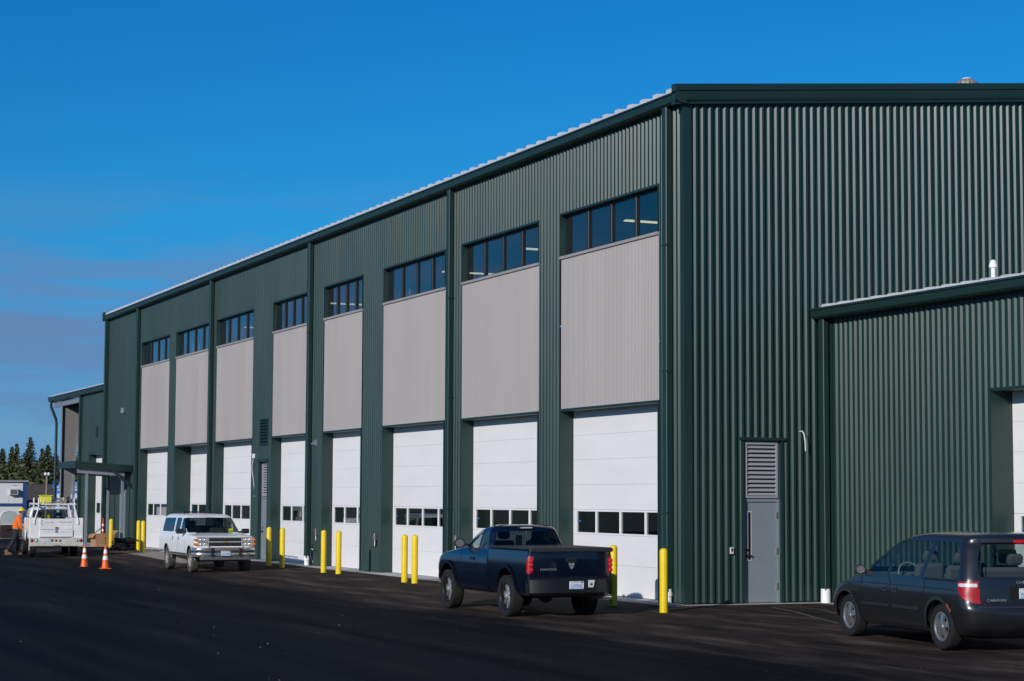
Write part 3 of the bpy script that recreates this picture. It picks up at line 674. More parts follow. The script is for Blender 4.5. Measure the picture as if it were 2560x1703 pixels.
def pchip(y, m):
    """monotone cubic through rows of y (index parameter), m samples per span"""
    y = np.asarray(y, float); n = len(y); d = np.diff(y, axis=0); s = np.zeros_like(y)
    a, b = d[:-1], d[1:]
    with np.errstate(divide='ignore', invalid='ignore'):
        h = np.where(a * b > 0, 2 * a * b / (a + b), 0.0)
    s[1:-1] = h; s[0] = d[0]; s[-1] = d[-1]
    out = []
    for i in range(n - 1):
        for t in np.linspace(0, 1, m, endpoint=False):
            h00 = 2 * t ** 3 - 3 * t ** 2 + 1; h10 = t ** 3 - 2 * t ** 2 + t; h01 = -2 * t ** 3 + 3 * t ** 2; h11 = t ** 3 - t ** 2
            out.append(h00 * y[i] + h10 * s[i] + h01 * y[i + 1] + h11 * s[i + 1])
    out.append(y[-1]); return np.array(out)
class Body:
    """rows: z, xf, xr, w, lf, lr, nf, nr (front is +x)"""
    def __init__(s, rows, m=4, nside=80, ncor=12):
        s.R = pchip(rows, m); s.nc = ncor; s.ns = nside
        R = s.R; P = []
        for z, xf, xr, w, lf, lr, nf, nr in R:
            row = []
            for t in np.linspace(0, 1, ncor, endpoint=False):   # front half, centre -> corner
                a = t * math.pi / 2; yy = math.sin(a) ** (2 / nf) if a > 0 else 0; xx = math.cos(a) ** (2 / nf)
                row.append((xf - lf + lf * xx, w * yy, z))
            for t in np.linspace(0, 1, nside): row.append((xf - lf + (xr + lr - xf + lf) * t, w, z))
            for t in np.linspace(1, 0, ncor, endpoint=False)[::-1] if False else np.linspace(0, 1, ncor + 1)[1:]:
                a = (1 - t) * math.pi / 2; yy = math.sin(a) ** (2 / nr) if a > 1e-9 else 0; xx = math.cos(a) ** (2 / nr)
                row.append((xr + lr - lr * xx, w * yy, z))
            P.append(row)
        s.P = np.array(P)
    def at(s, z): return [np.interp(z, s.R[:, 0], s.R[:, k]) for k in range(1, 8)]
    def yside(s, x, z):
        xf, xr, w, lf, lr, nf, nr = s.at(z)
        tf = np.clip((x - (xf - lf)) / np.maximum(lf, 1e-6), 0, 1); tr = np.clip(((xr + lr) - x) / np.maximum(lr, 1e-6), 0, 1)
        return w * (1 - tf ** nf) ** (1 / nf) * (1 - tr ** nr) ** (1 / nr)
    def xrear(s, y, z):
        xf, xr, w, lf, lr, nf, nr = s.at(z); t = np.clip(np.abs(y) / w, 0, 1); return xr + lr - lr * (1 - t ** nr) ** (1 / nr)
    def xfront(s, y, z):
        xf, xr, w, lf, lr, nf, nr = s.at(z); t = np.clip(np.abs(y) / w, 0, 1); return xf - lf + lf * (1 - t ** nf) ** (1 / nf)
    def build(s, parent, paint, side=(), rear=(), front=(), cuts=(), extra=None, cap=True, smooth=35, name='body'):
        """side/rear/front: list of (part name, polygon, material or None=delete, mode)"""
        P = s.P; nr_, nc_, _ = P.shape
        J = np.arange(nc_)[None, :].repeat(nr_, 0)
        isf = J < s.nc; isr = J >= s.nc + s.ns; iss = ~isf & ~isr
        dz = np.gradient(P[:, :, 2], axis=0); dx = np.abs(np.gradient(P[:, :, 0], axis=1)); dy = np.abs(np.gradient(P[:, :, 1], axis=1))
        def snap(mask, A, B, cell, poly):
            dist, qa, qb = nearest(A, B, poly); m = mask & (dist < cell); return m, qa, qb
        for nm, poly, mt in list(side) + [('cut', c, None) for c in cuts]:
            m, qx, qz = snap(iss | (isr & (P[:, :, 1] > .5)) | (isf & (P[:, :, 1] > .5)), P[:, :, 0], P[:, :, 2], .52 * np.maximum(dz, .5 * (s.P[0, s.nc, 0] - s.P[0, s.nc + s.ns - 1, 0]) / s.ns * 2), poly)
            P[m, 0] = qx[m]; P[m, 2] = qz[m]; P[m, 1] = s.yside(qx[m], qz[m])
        for lst, msk, fx in ((rear, isr, s.xrear), (front, isf, s.xfront)):
            for nm, poly, mt in lst:
                full = list(poly)
                m, qy, qz = snap(msk, P[:, :, 1], P[:, :, 2], .52 * np.maximum(dz, dy), full)
                P[m, 1] = np.abs(qy[m]); P[m, 2] = qz[m]; P[m, 0] = fx(qy[m], qz[m])
        groups = {}
        C_ = (P[:-1, :-1] + P[1:, :-1] + P[1:, 1:] + P[:-1, 1:]) / 4
        e1 = P[1:, 1:] - P[:-1, :-1]; e2 = P[1:, :-1] - P[:-1, 1:]; nn = np.cross(e1, e2); nn /= np.linalg.norm(nn, axis=2)[..., None] + 1e-12
        nn *= np.where((nn[..., 1] < 0) & (np.abs(nn[..., 1]) > .3), -1, 1)[..., None]
        lab = np.full(C_.shape[:2], name, dtype=object)
        jj = np.arange(nc_ - 1)[None, :].repeat(nr_ - 1, 0)
        fs = jj < s.nc - 1; rs = jj >= s.nc + s.ns; ss = ~fs & ~rs
        for nm, poly, mt in side:
            if nm == 'tail_light': continue
            i_ = pip(C_[..., 0], C_[..., 2], poly) & (ss | (C_[..., 1] > .5)); lab[i_] = nm
        for nm, poly, mt in rear: i_ = pip(C_[..., 1], C_[..., 2], poly) & (jj >= s.nc + s.ns - 1); lab[i_] = nm
        for nm, poly, mt in front: i_ = pip(C_[..., 1], C_[..., 2], poly) & (jj < s.nc); lab[i_] = nm
        for c in cuts:
            i_ = pip(C_[..., 0], C_[..., 2], c) & (C_[..., 1] > .4); lab[i_] = None
        if extra is not None: extra(C_, lab)
        mats = {nm: mt for nm, _, mt in list(side) + list(rear) + list(front)}; mats[name] = paint
        objs = {}
        CEN = set(n_ for n_, _, _ in list(rear) + list(front)) | {name}
        for nm in sorted(set(l for l in lab.ravel() if l is not None)):
            if nm not in mats: continue
            sides = (0,) if nm in CEN else (1, -1)
            for sg in sides:
                b = MB(); idx = {}
                def vid(i, j, f):
                    k = (i, j, f)
                    if abs(P[i, j, 1]) < 1e-6: k = (i, j, 1)
                    if k not in idx: idx[k] = len(b.V); b.V.append((P[i, j, 0], P[i, j, 1] * f, P[i, j, 2]))
                    return idx[k]
                I, Jx = np.where(lab == nm)
                for f in ((1, -1) if sg == 0 else (sg,)):
                    for i, j in zip(I, Jx):
                        q = [vid(i, j, f), vid(i + 1, j, f), vid(i + 1, j + 1, f), vid(i, j + 1, f)]
                        q = [v for k, v in enumerate(q) if v not in q[:k]]
                        if len(q) < 3: continue
                        b.F.append(tuple(q if f < 0 else q[::-1])); b.M.append(0)
                if nm == name and cap:
                    top = nr_ - 1
                    for j in range(nc_ - 1):
                        q = [vid(top, j, 1), vid(top, j + 1, 1), vid(top, j + 1, -1), vid(top, j, -1)]; q = [v for k, v in enumerate(q) if v not in q[:k]]
                        if len(q) >= 3: b.F.append(tuple(q)); b.M.append(0)
                o = b.build(nm.split('#')[0], mats[nm], parent, smooth=smooth); objs.setdefault(nm, []).append(o)
        return objs
    def ribbon(s, pts, wd, off=.004, sides=(1, -1)):
        """thin strip that follows the side surface along (x,z) points"""
        b = MB()
        for f in sides:
            V = []
            P2 = [np.array(p, float) for p in pts]
            for i, p in enumerate(P2):
                d = (P2[min(i + 1, len(P2) - 1)] - P2[max(i - 1, 0)]); d /= np.linalg.norm(d) + 1e-9; nrm = np.array([-d[1], d[0]])
                for k in (-.5, .5):
                    q = p + nrm * wd * k; y = float(s.yside(np.array(q[0]), np.array(q[1]))) + off; V.append((q[0], y * f, q[1]))
            F = [(2 * i, 2 * i + 1, 2 * i + 3, 2 * i + 2) for i in range(len(P2) - 1)]
            b.add(V, F if f < 0 else [q[::-1] for q in F])
        return b
def strip2(B, pts, wd, off, name, m_, car, sides=(1, -1), smooth=None):
    return [B.ribbon(pts, wd, off, (f,)).build(name, m_, car, smooth=smooth) for f in sides]
def dense(pts, st=.04):
    out = []
    for a, b in zip(pts[:-1], pts[1:]):
        n = max(1, int(math.hypot(b[0] - a[0], b[1] - a[1]) / st))
        for i in range(n): out.append((a[0] + (b[0] - a[0]) * i / n, a[1] + (b[1] - a[1]) * i / n))
    out.append(pts[-1]); return out
def make_wheel(r, w, rr_, style, rim_mat, tm=RUBBER):
    """wheel with axis along y, outer face at +y; returns (tyre mesh, rim mesh)"""
    t = MB(); h = w / 2
    prof = [(rr_, -h * .8), (rr_ + .02, -h * .92), (r * .86, -h), (r * .955, -h * .93), (r * .99, -h * .78), (r, -h * .5), (r + .002, 0), (r, h * .5), (r * .99, h * .78), (r * .955, h * .93), (r * .86, h), (rr_ + .02, h * .92), (rr_, h * .8)]
    t.lathe(prof, axis='y', n=44)
    # tread blocks
    for i in range(44):
        a = 2 * math.pi * i / 44
    tyre = t.mesh('tyre', tm, 40)
    m = MB(); yo = h * .74
    m.lathe([(rr_ + .004, h * .84), (rr_ - .012, h * .86), (rr_ - .03, h * .72), (rr_ - .04, -h * .7)], axis='y', n=40, m=1 if style == 'ten' else 0)
    def spoke(a, w0, w1, r0, r1, y0, y1, th=.03):
        ca, sa = math.cos(a), math.sin(a); V = []
        for rad, ww, yy in ((r0, w0, y0), (r1, w1, y1)):
            for sgn in (-1, 1):
                for d in (0, -th):
                    V.append((rad * ca - sgn * ww * sa, yy + d, rad * sa + sgn * ww * ca))
        m.add(V, [(0, 2, 6, 4), (1, 5, 7, 3), (0, 4, 5, 1), (2, 3, 7, 6)])
    hub = .062
    if style == 'five':
        for k in range(5):
            a = math.pi / 2 + k * 2 * math.pi / 5; spoke(a, .040, .044, .03, rr_ - .03, yo + .01, yo - .005)
            for d in (-1, 1): spoke(a + d * .13, .012, .03, rr_ * .72, rr_ - .028, yo, yo - .008)
    elif style == 'ten':
        for k in range(8):
            a = k * 2 * math.pi / 8 + .2
            for d in (-1, 1): spoke(a + d * .085, .011, .014, .05, rr_ - .03, yo - .03, yo - .055)
    else:
        for k in range(6): spoke(k * 2 * math.pi / 6, .05, .06, .04, rr_ - .03, yo - .02, yo - .02)
    m.lathe([(0, yo + .02), (hub * .7, yo + .018), (hub, yo + .0), (hub * 1.1, yo - .05)], axis='y', n=20)
    rim = m.mesh('rim', [rim_mat, mat('rim_black', (.01, .01, .011), rough=.25, coat=.5)], 30)
    bk = MB(); bk.lathe([(0, h * .1), (rr_ - .03, h * .1)], axis='y', n=30); back = bk.mesh('brake_disc', mat('brake_dark', (.02, .019, .018), rough=.6), 30)
    return tyre, rim, back
def add_wheels(car, meshes, wb, trk, rz, steer=0.0):
    ty, rm, bk = meshes
    for x, f in ((wb, 1), (wb, -1), (0, 1), (0, -1)):
        wr = link('wheel', ty, car, (x, trk * f, rz), (0, 0, (0 if f > 0 else math.pi) + (steer if x else 0)))
        link('rim', rm, wr); link('brake_disc', bk, wr)
def arch_liner(car, x, z, r, y0, y1, m_=BLACKP):
    for f in (1, -1):
        b = MB(); V = []; n = 18
        for i in range(n + 1):
            a = math.pi * (.05 + .90 * i / n)
            for y in (y0, y1): V.append((x + r * math.cos(a), y * f, z + r * math.sin(a)))
        b.add(V, [(2 * i, 2 * i + 1, 2 * i + 3, 2 * i + 2) for i in range(n)])
        b.add([(x + r * math.cos(math.pi * (.05 + .90 * i / n)), y0 * f, z + r * math.sin(math.pi * (.05 + .90 * i / n))) for i in range(n + 1)], [tuple(range(n + 1))])
        b.build('wheel_well', m_, car)
def arch_lip(body, car, x, z, r, m_, wd=.05, a0=.0, a1=1.0, off=.012, name='wheel_arch'):
    pts = [(x + (r + wd * .4) * math.cos(math.pi * t), z + (r + wd * .4) * math.sin(math.pi * t)) for t in np.linspace(a0, a1, 30)]
    strip2(body, pts, wd, off, name, m_, car, smooth=50)
def plate(car, loc, rz, num, w=.305, h=.152, tilt=0.0, blue=True, sx=1.0):
    """licence plate facing local +x after rotation rz"""
    p = MB().cbox(-.004, .004, -w / 2, w / 2, -h / 2, h / 2, .003).build('licence_plate', mat('plate_white', (.62, .66, .70), rough=.4), car, loc=loc, rot=(0, tilt, rz))
    PB = mat('plate_blue', (.03, .05, .16)); PR = mat('plate_red', (.55, .05, .05)); PL = mat('plate_sky', (.25, .50, .72))
    MB().box(.0042, .005, -w * .48, w * .48, -h * .47, -h * .30).build('plate_band', PL, p)
    R = (math.pi / 2, 0, math.pi / 2)
    text_obj('plate_number', num, .072, PB, p, (.006, 0, -.012), R, extrude=.0006, sx=.92)
    text_obj('plate_state', 'WASHINGTON', .024, PR, p, (.006, -.02, h * .38), R, extrude=.0005)
    MB().box(.0055, .0065, w * .28, w * .45, h * .30, h * .46).build('plate_tab', PB, p)
    return p
def mirror(car, x, y, z, m_, f=1, w=.19, h=.15, d=.10):
    b = MB(); s0 = MB()
    b.sphere((x, y + f * (w * .55), z), d * .62, w * .55, h * .55, 14, 10)
    for i, v in enumerate(b.V):
        if v[0] < x - .02: b.V[i] = (x - .02, v[1], v[2])
    o = b.build('wing_mirror', m_, car, smooth=60)
    g_ = MB(); g_.add([(x - .024, y + f * (w * .55) + w * .44 * math.cos(t) * (1), z + h * .42 * math.sin(t)) for t in np.linspace(0, 2 * math.pi, 16, endpoint=False)], [tuple(range(16)) if f < 0 else tuple(range(16))])
    g_.build('mirror_glass', mat('mirror_glass', (.20, .20, .21), rough=.12, metal=.3), o)
    MB().box(x - .02, x + .04, y - f * .08, y + f * .05, z - .05, z - .01).build('mirror_arm', m_, o)
def seat(car, x, y, z, m_, hr=True, lean=.18, w=.50, h=.62):
    b = MB(); b.cbox(x - .02, x + .46, y - w / 2, y + w / 2, z - .12, z + .06, .05)
    o = b.build('seat', m_, car, smooth=40)
    b = MB(); b.cbox(-.06, .07, -w / 2, w / 2, 0, h, .05); bk = b.build('backrest', m_, o, loc=(x, y, z), rot=(0, -lean, 0), smooth=40)
    if hr: MB().cbox(-.05, .05, -.13, .13, h + .03, h + .20, .04).build('headrest', m_, o, loc=(x, y, z), rot=(0, -lean, 0), smooth=40)
    return o

CGLASS = glass('car_glass', (.60, .68, .66), ior=1.50, boost=1.0)
TINT = glass('car_glass_dark', (.10, .11, .115), ior=1.5, boost=1.0)
SEAM = mat('panel_gap', (.004, .004, .005), rough=.7)
CABIN = mat('cabin_grey', (.11, .105, .10), rough=.85)
CABIND = mat('cabin_dark', (.03, .03, .032), rough=.8)

# ---------------------------------------------------------------- minivan
def build_minivan():
    car = tag(empty('minivan', (11.88, -1.25, -.018), math.radians(172.9)), 'dark slate minivan parked beside the low wing, seen from its rear corner', 'van')
    PAINT = mat('slate_paint', (.0175, .018, .0195), rough=.30, metal=.25, coat=.9, var=.12, vscale=2.0)
    WB = 3.03
    rows = [  # z xf xr w lf lr nf nr
        (.24, 3.80, -.74, .86, .60, .30, 2.6, 2.8),
        (.34, 3.93, -.90, .935, .62, .32, 2.6, 2.8),
        (.50, 3.97, -.96, .965, .64, .34, 2.6, 2.8),
        (.62, 3.95, -.955, .985, .66, .32, 2.5, 2.8),
        (.74, 3.90, -.90, .990, .70, .30, 2.4, 2.9),
        (.84, 3.76, -.885, .988, .74, .30, 2.3, 2.9),
        (.93, 3.50, -.88, .975, .80, .30, 2.2, 2.9),
        (1.00, 3.20, -.872, .962, .78, .30, 2.2, 2.9),
        (1.06, 2.88, -.865, .948, .66, .30, 2.3, 2.9),
        (1.10, 2.76, -.855, .938, .58, .30, 2.4, 2.9),
        (1.22, 2.54, -.82, .910, .54, .30, 2.5, 2.8),
        (1.36, 2.27, -.77, .872, .52, .30, 2.5, 2.8),
        (1.50, 1.99, -.71, .828, .50, .28, 2.5, 2.8),
        (1.60, 1.74, -.66, .785, .52, .26, 2.5, 2.8),
        (1.665, 1.50, -.66, .745, .60, .24, 2.4, 2.7),
        (1.71, 1.24, -.60, .665, .70, .3, 2.3, 2.6),
        (1.735, .95, -.48, .55, .7, .4, 2.2, 2.5),
        (1.75, .50, .05, .26, .4, .3, 2.0, 2.0)]
    B = Body(rows, 4, 96, 34)
    fg = rpoly([(2.56, 1.085), (1.66, 1.065), (1.42, 1.595), (1.66, 1.585), (1.98, 1.455)], .05)
    mg = rpoly([(1.57, 1.065), (.60, 1.065), (.42, 1.60), (1.34, 1.60)], .05)
    qg = rpoly([(.47, 1.065), (-.52, 1.065), (-.54, 1.30), (-.40, 1.52), (-.24, 1.60), (.29, 1.60)], .07)
    wind = [(0, 1.11), (.74, 1.13), (.66, 1.36), (.56, 1.60), (0, 1.64), (-.1, 1.4)]
    wind = [(-.2, 1.125), (.70, 1.145), (.66, 1.36), (.58, 1.585), (-.2, 1.62)]
    rw = rpoly([(-.9, 1.10), (.74, 1.10), (.70, 1.36), (.62, 1.56), (-.9, 1.60)], .06)
    tl = rpoly([(-.56, 1.03), (-.60, .90), (-.72, .78), (-.84, .715), (-1.2, .70), (-1.2, 1.05)], .03)
    def extra(C_, lab):
        m = pip(C_[..., 0], C_[..., 2], tl) & (C_[..., 1] > .755) & (C_[..., 0] < -.5); lab[m] = 'tail_light'
    arch = circ(WB, .335, .405); arch2 = circ(0, .335, .405)
    o = B.build(car, PAINT, side=[('side_glass', fg, CGLASS), ('side_glass#2', mg, CGLASS), ('side_glass#3', qg, CGLASS), ('tail_light', tl, REDM)], rear=[('rear_window', rw, CGLASS)], front=[('windscreen', wind, CGLASS)], cuts=[arch, arch2], extra=extra)
    # clear reversing lens in the top of each tail light
    for f in (1, -1):
        b = MB(); V = []; ys = (.975, .955, .92, .88, .84, .80, .775)
        for i, y in enumerate(ys):
            for zz in (.955 + .004 * i * 0, 1.005):
                yy = min(y, float(B.yside(np.array(-.6), np.array(zz))) - .004)
                V.append((float(B.xrear(np.array(yy), np.array(zz))) - .008, (yy + .006) * f, zz))
        V = [(-.60, (float(B.yside(np.array(-.60), np.array(.97))) + .006) * f, .965), (-.60, (float(B.yside(np.array(-.60), np.array(1.0))) + .006) * f, 1.0)] + V
        b.add(V, [(2 * i, 2 * i + 1, 2 * i + 3, 2 * i + 2) for i in range(len(V) // 2 - 1)]); b.build('reversing_lens', mat('clear_lens', (.55, .55, .57), rough=.35), o['tail_light'][0 if f > 0 else 1])
    arch_liner(car, WB, .335, .41, .62, .93); arch_liner(car, 0, .335, .41, .62, .93)
    TRIMP = mat('slate_trim', (.024, .027, .032), rough=.4, coat=.3)
    arch_lip(B, car, WB, .335, .405, TRIMP, .055); arch_lip(B, car, 0, .335, .405, TRIMP, .055)
    # panel gaps, rub strips, handles
    for pts in ([(2.50, .30), (2.47, .62), (2.48, 1.06)], [(1.40, .30), (1.48, .62), (1.50, .95), (1.615, 1.06), (1.37, 1.62)], [(.44, .78), (.40, .95), (.535, 1.06), (.33, 1.62)]):
        strip2(B, dense(pts), .012, .003, 'panel_gap', SEAM, car)
    strip2(B, dense([(3.40, .86), (2.5, .90), (.5, .905), (-.5, .90)]), .012, .003, 'body_crease', SEAM, car)
    strip2(B, dense([(.45, 1.035), (-.55, 1.035)]), .030, .004, 'slide_track', SEAM, car)
    for a, b_ in ((2.44, 1.52), (1.42, .55)):
        strip2(B, dense([(a, .575), (b_, .575)]), .052, .014, 'rub_strip', TRIMP, car)
    for x in (1.66, 1.36):
        pts = dense([(x - .09, .835), (x + .09, .835)], .02)
        for h, f in zip(strip2(B, pts, .075, .006, 'door_handle', TRIMP, car), (1, -1)):
            B.ribbon(dense([(x - .06, .835), (x + .06, .835)], .02), .025, .012, (f,)).build('handle_grip', SEAM, h)
    # chrome-less rear: bumper shelf, hatch gap, lamp, letters, plate
    def rear_strip(y0, y1, z, wd, off, m_, nm):
        b = MB(); ys = np.linspace(y0, y1, 24); V = []
        for y in ys:
            for k in (-.5, .5):
                x = float(B.xrear(np.array(y), np.array(z + wd * k))) - off; V.append((x, y, z + wd * k))
        b.add(V, [(2 * i, 2 * i + 2, 2 * i + 3, 2 * i + 1) for i in range(len(ys) - 1)]); return b.build(nm, m_, car, smooth=50)
    rear_strip(-.80, .80, .665, .03, .012, TRIMP, 'bumper_shelf'); rear_strip(-.72, .72, .61, .012, .004, SEAM, 'panel_gap')
    rear_strip(-.62, .62, 1.625, .05, .05, TRIMP, 'spoiler')
    b = MB(); b.box(-.74, -.70, -.11, .11, 1.595, 1.635); b.build('brake_light', mat('brake_red', (.5, .005, .01), rough=.2, emit=(1, .02, .02), estr=.15), car)
    for f in (1, -1):
        b = MB(); V = []
        for z in np.linspace(.62, 1.58, 22):
            for k in (-.006, .006):
                y = float(np.interp(z, [.62, 1.05, 1.58], [.735, .745, .60])) + k; V.append((float(B.xrear(np.array(y), np.array(z))) - .004, y * f, z))
        b.add(V, [(2 * i, 2 * i + 1, 2 * i + 3, 2 * i + 2) for i in range(21)]); b.build('panel_gap', SEAM, car)
    RT = (math.pi / 2, 0, -math.pi / 2)
    LT_ = mat('badge_chrome', (.55, .53, .45), rough=.3, metal=.7)
    text_obj('badge', 'CARAVAN', .062, LT_, car, (-.925, .53, .765), RT, extrude=.003, sx=1.1)
    text_obj('badge', 'CHRYSLER', .06, CHROME, car, (-.885, .0, 1.02), RT, extrude=.003, sx=1.3)
    plate(car, (-.915, 0, .86), math.pi, 'A28514K')
    b = MB(); b.box(-.90, -.885, -.28, .28, .74, .97); b.build('plate_recess', SEAM, car)
    # cabin
    b = MB(); b.box(-.6, 2.6, -.84, .84, .36, .42); b.build('cabin_floor', CABIND, car)
    b = MB(); b.box(-.5, 2.7, -.52, .52, .18, .36); b.build('underbody', CABIND, car)
    b = MB(); b.cbox(2.10, 2.62, -.84, .84, .80, 1.06, .06); b.build('dashboard', CABIN, car, smooth=40)
    b = MB(); b.tube([(1.98 + .06 * math.sin(t), .38 + .19 * math.cos(t), 1.04 + .18 * math.sin(t)) for t in np.linspace(0, 2 * math.pi, 20, endpoint=False)], .016, 6, closed=True); b.build('steering_wheel', mat('wheel_grey', (.3, .3, .3), rough=.6), car, smooth=60)
    for y in (.38, -.38): seat(car, 1.42, y, .62, CABIN)
    for y in (.38, -.38): seat(car, .45, y, .62, CABIN)
    seat(car, -.42, .0, .62, CABIN, w=1.2)
    MB().cyl((.36, -.42, 1.40), (.36, -.42, 1.47), .15, .13, n=14).build('yellow_cap', mat('hivis', (.75, .70, .02)), car)
    for f in (1, -1): mirror(car, 2.43, .93 * f, 1.10, BLACKP if f > 0 else BLACKP, f, .17, .15)
    for f in (1, -1):   # head lamp
        b = MB(); V = []
        for y in np.linspace(.45, .86, 8):
            for z in (.72, .84): V.append((float(B.xfront(np.array(y), np.array(z))) + .006, y * f, z))
        b.add(V, [(2 * i, 2 * i + 1, 2 * i + 3, 2 * i + 2) for i in range(7)]); b.build('headlight', mat('clear_lens', (.7, .7, .72)), car)
    # rust patch on rear arch
    B.ribbon(dense([(-.30, .68), (-.36, .63), (-.41, .58)], .02), .05, .015, sides=(1,)).build('rust_patch', mat('rust', (.20, .06, .02), rough=.9, var=.4, vscale=30), car)
    add_wheels(car, make_wheel(.338, .21, .215, 'five', ALU), WB, .835, .336)
    return car
build_minivan()
# ---------------------------------------------------------------- pickup
def build_pickup():
    car = tag(empty('pickup_truck', (.95, -3.62, -.10), math.radians(178.2), sc=.985), 'dark blue extended cab pickup with big chrome spoke wheels and black bed cover', 'pickup')
    PAINT = mat('navy_paint', (.0030, .0075, .022), rough=.25, metal=.45, coat=1.0, var=.1, vscale=2)
    WB = 3.33; RZ = .41
    front = [  # front clip + cab lower: z xf xr w lf lr nf nr
        (.43, 3.95, 1.03, .80, .35, .02, 3, 4), (.52, 4.10, 1.03, .875, .40, .02, 3, 4), (.70, 4.20, 1.03, .90, .42, .02, 3, 4), (.86, 4.22, 1.03, .905, .42, .02, 3, 4),
        (.98, 4.19, 1.03, .905, .42, .02, 2.8, 4), (1.08, 4.13, 1.03, .90, .42, .02, 2.7, 4), (1.16, 3.98, 1.03, .885, .46, .02, 2.6, 4), (1.22, 3.70, 1.03, .865, .62, .02, 2.4, 4), (1.27, 3.2, 1.03, .845, .5, .02, 2.4, 4), (1.30, 2.85, 1.03, .83, .3, .02, 2.4, 4)]
    F_ = Body(front, 4, 84, 14)
    arch = circ(WB, .46, .50)
    F_.build(car, PAINT, cuts=[arch], name='front_body')
    cab = [(1.29, 2.80, 1.04, .825, .40, .10, 2.6, 3.2), (1.40, 2.60, 1.06, .805, .38, .12, 2.6, 3.2), (1.52, 2.37, 1.10, .775, .36, .14, 2.6, 3.2), (1.64, 2.13, 1.13, .735, .36, .16, 2.6, 3.2), (1.71, 1.97, 1.15, .70, .38, .18, 2.5, 3), (1.76, 1.80, 1.20, .63, .40, .2, 2.4, 2.8), (1.79, 1.62, 1.30, .50, .3, .2, 2.3, 2.5), (1.80, 1.5, 1.38, .28, .06, .06, 2, 2)]
    K = Body(cab, 4, 70, 16)
    dg = rpoly([(2.42, 1.315), (1.72, 1.315), (1.66, 1.67), (1.98, 1.67), (2.16, 1.57)], .05)
    rg_ = rpoly([(1.62, 1.315), (1.26, 1.315), (1.31, 1.67), (1.57, 1.67)], .04)
    rw = rpoly([(-.9, 1.33), (.735, 1.33), (.62, 1.66), (-.9, 1.685)], .05)
    wind = [(-.2, 1.31), (.66, 1.32), (.55, 1.66), (-.2, 1.69)]
    K.build(car, PAINT, side=[('side_glass', dg, CGLASS), ('side_glass#2', rg_, TINT)], rear=[('rear_window', rw, glass('rear_dark', (.07, .085, .085)))], front=[('windscreen', wind, CGLASS)], name='cab')
    bed = [(.45, 1.0, -1.06, .82, .02, .06, 4, 4), (.56, 1.0, -1.14, .875, .02, .10, 4, 3.5), (.80, 1.0, -1.17, .90, .02, .12, 4, 3.5), (1.0, 1.0, -1.175, .905, .02, .13, 4, 3.5), (1.15, 1.0, -1.175, .90, .02, .13, 4, 3.5), (1.24, 1.0, -1.17, .885, .02, .12, 4, 3.5), (1.32, 1.0, -1.165, .87, .02, .10, 4, 3.5), (1.335, 1.0, -1.15, .85, .02, .08, 4, 3.5)]
    D = Body(bed, 5, 60, 34)
    tl = rpoly([(-1.06, 1.215), (-1.06, .89), (-1.4, .89), (-1.4, 1.225)], .02)
    def extra(C_, lab):
        m = pip(C_[..., 0], C_[..., 2], tl) & (C_[..., 1] > .79); lab[m] = 'tail_light'
    arch2 = circ(0, .47, .50)
    o = D.build(car, PAINT, side=[('tail_light', tl, REDM)], cuts=[arch2], extra=extra, name='bed')
    for f, tlo in zip((1, -1), o['tail_light']):     # round bulbs behind the lens
        for z in (1.13, 1.05, .95):
            MB().lathe([(0, -.012), (.035, -.010), (.048, 0)], (-1.155, .845 * f, z), axis='x', n=16).build('lamp_ring', mat('lens_bright', (.60, .02, .02), rough=.1, coat=1), tlo, smooth=60)
    for x, z, r in ((WB, .46, .50), (0, .47, .50)):
        arch_liner(car, x, z, .51, .55, .88)
    arch_lip(F_, car, WB, .46, .50, PAINT, .075, off=.03); arch_lip(D, car, 0, .47, .50, PAINT, .075, off=.025)
    # bed cover, tailgate detail
    COVER = mat('bed_cover', (.022, .022, .023), rough=.6, var=.2, vscale=8)
    MB().cbox(-1.185, 1.0, -.885, .885, 1.336, 1.385, .018).build('bed_cover', COVER, car)
    MB().cbox(-1.21, -1.13, -.88, .88, 1.30, 1.378, .015).build('cover_edge', COVER, car)
    DK = mat('navy_gap', (.002, .003, .006), rough=.6)
    for pts in ([(-1.18, -.70, .83), (-1.18, -.70, 1.30)], [(-1.18, .70, .83), (-1.18, .70, 1.30)]):
        MB().tube(pts, .005, 4).build('panel_gap', DK, car)
    MB().box(-1.1795, -1.165, -.69, .69, .812, .822).build('panel_gap', DK, car)
    MB().box(-1.1795, -1.165, -.69, .69, 1.205, 1.213).build('tailgate_crease', DK, car)
    h = MB().cbox(-1.195, -1.17, -.12, .12, 1.10, 1.19, .02).build('tailgate_handle', BLACKP, car, smooth=40)
    MB().box(-1.197, -1.1951, -.08, .08, 1.13, 1.155).build('handle_slot', DK, h)
    RT = (math.pi / 2, 0, -math.pi / 2)
    text_obj('badge', 'DAKOTA', .062, CHROME, car, (-1.182, .49, .965), RT, extrude=.003, sx=1.35)
    # horned shield emblem
    em = MB(); ol = [(0, -.065), (.035, -.03), (.045, .01), (.06, .035), (.055, .06), (.03, .065), (.012, .045), (0, .05), (-.012, .045), (-.03, .065), (-.055, .06), (-.06, .035), (-.045, .01), (-.035, -.03)]
    em.prism([(y, 1.03 + z) for y, z in ol], -1.188, -1.176, 'x'); e_ = em.build('emblem', CHROME, car)
    em = MB()
    for f in (1, -1): em.prism([(f * .014, 1.05), (f * .03, 1.045), (f * .03, 1.02), (f * .016, 1.01)], -1.1895, -1.1882, 'x')
    em.build('emblem_relief', DK, e_)
    # bumper
    BUMP = mat('bumper_black', (.010, .010, .011), rough=.4, coat=.3)
    b = MB(); pr = []
    ys = [(-.90, -1.02), (-.87, -1.16), (-.70, -1.27), (-.3, -1.30), (.3, -1.30), (.70, -1.27), (.87, -1.16), (.90, -1.02)]
    V = []
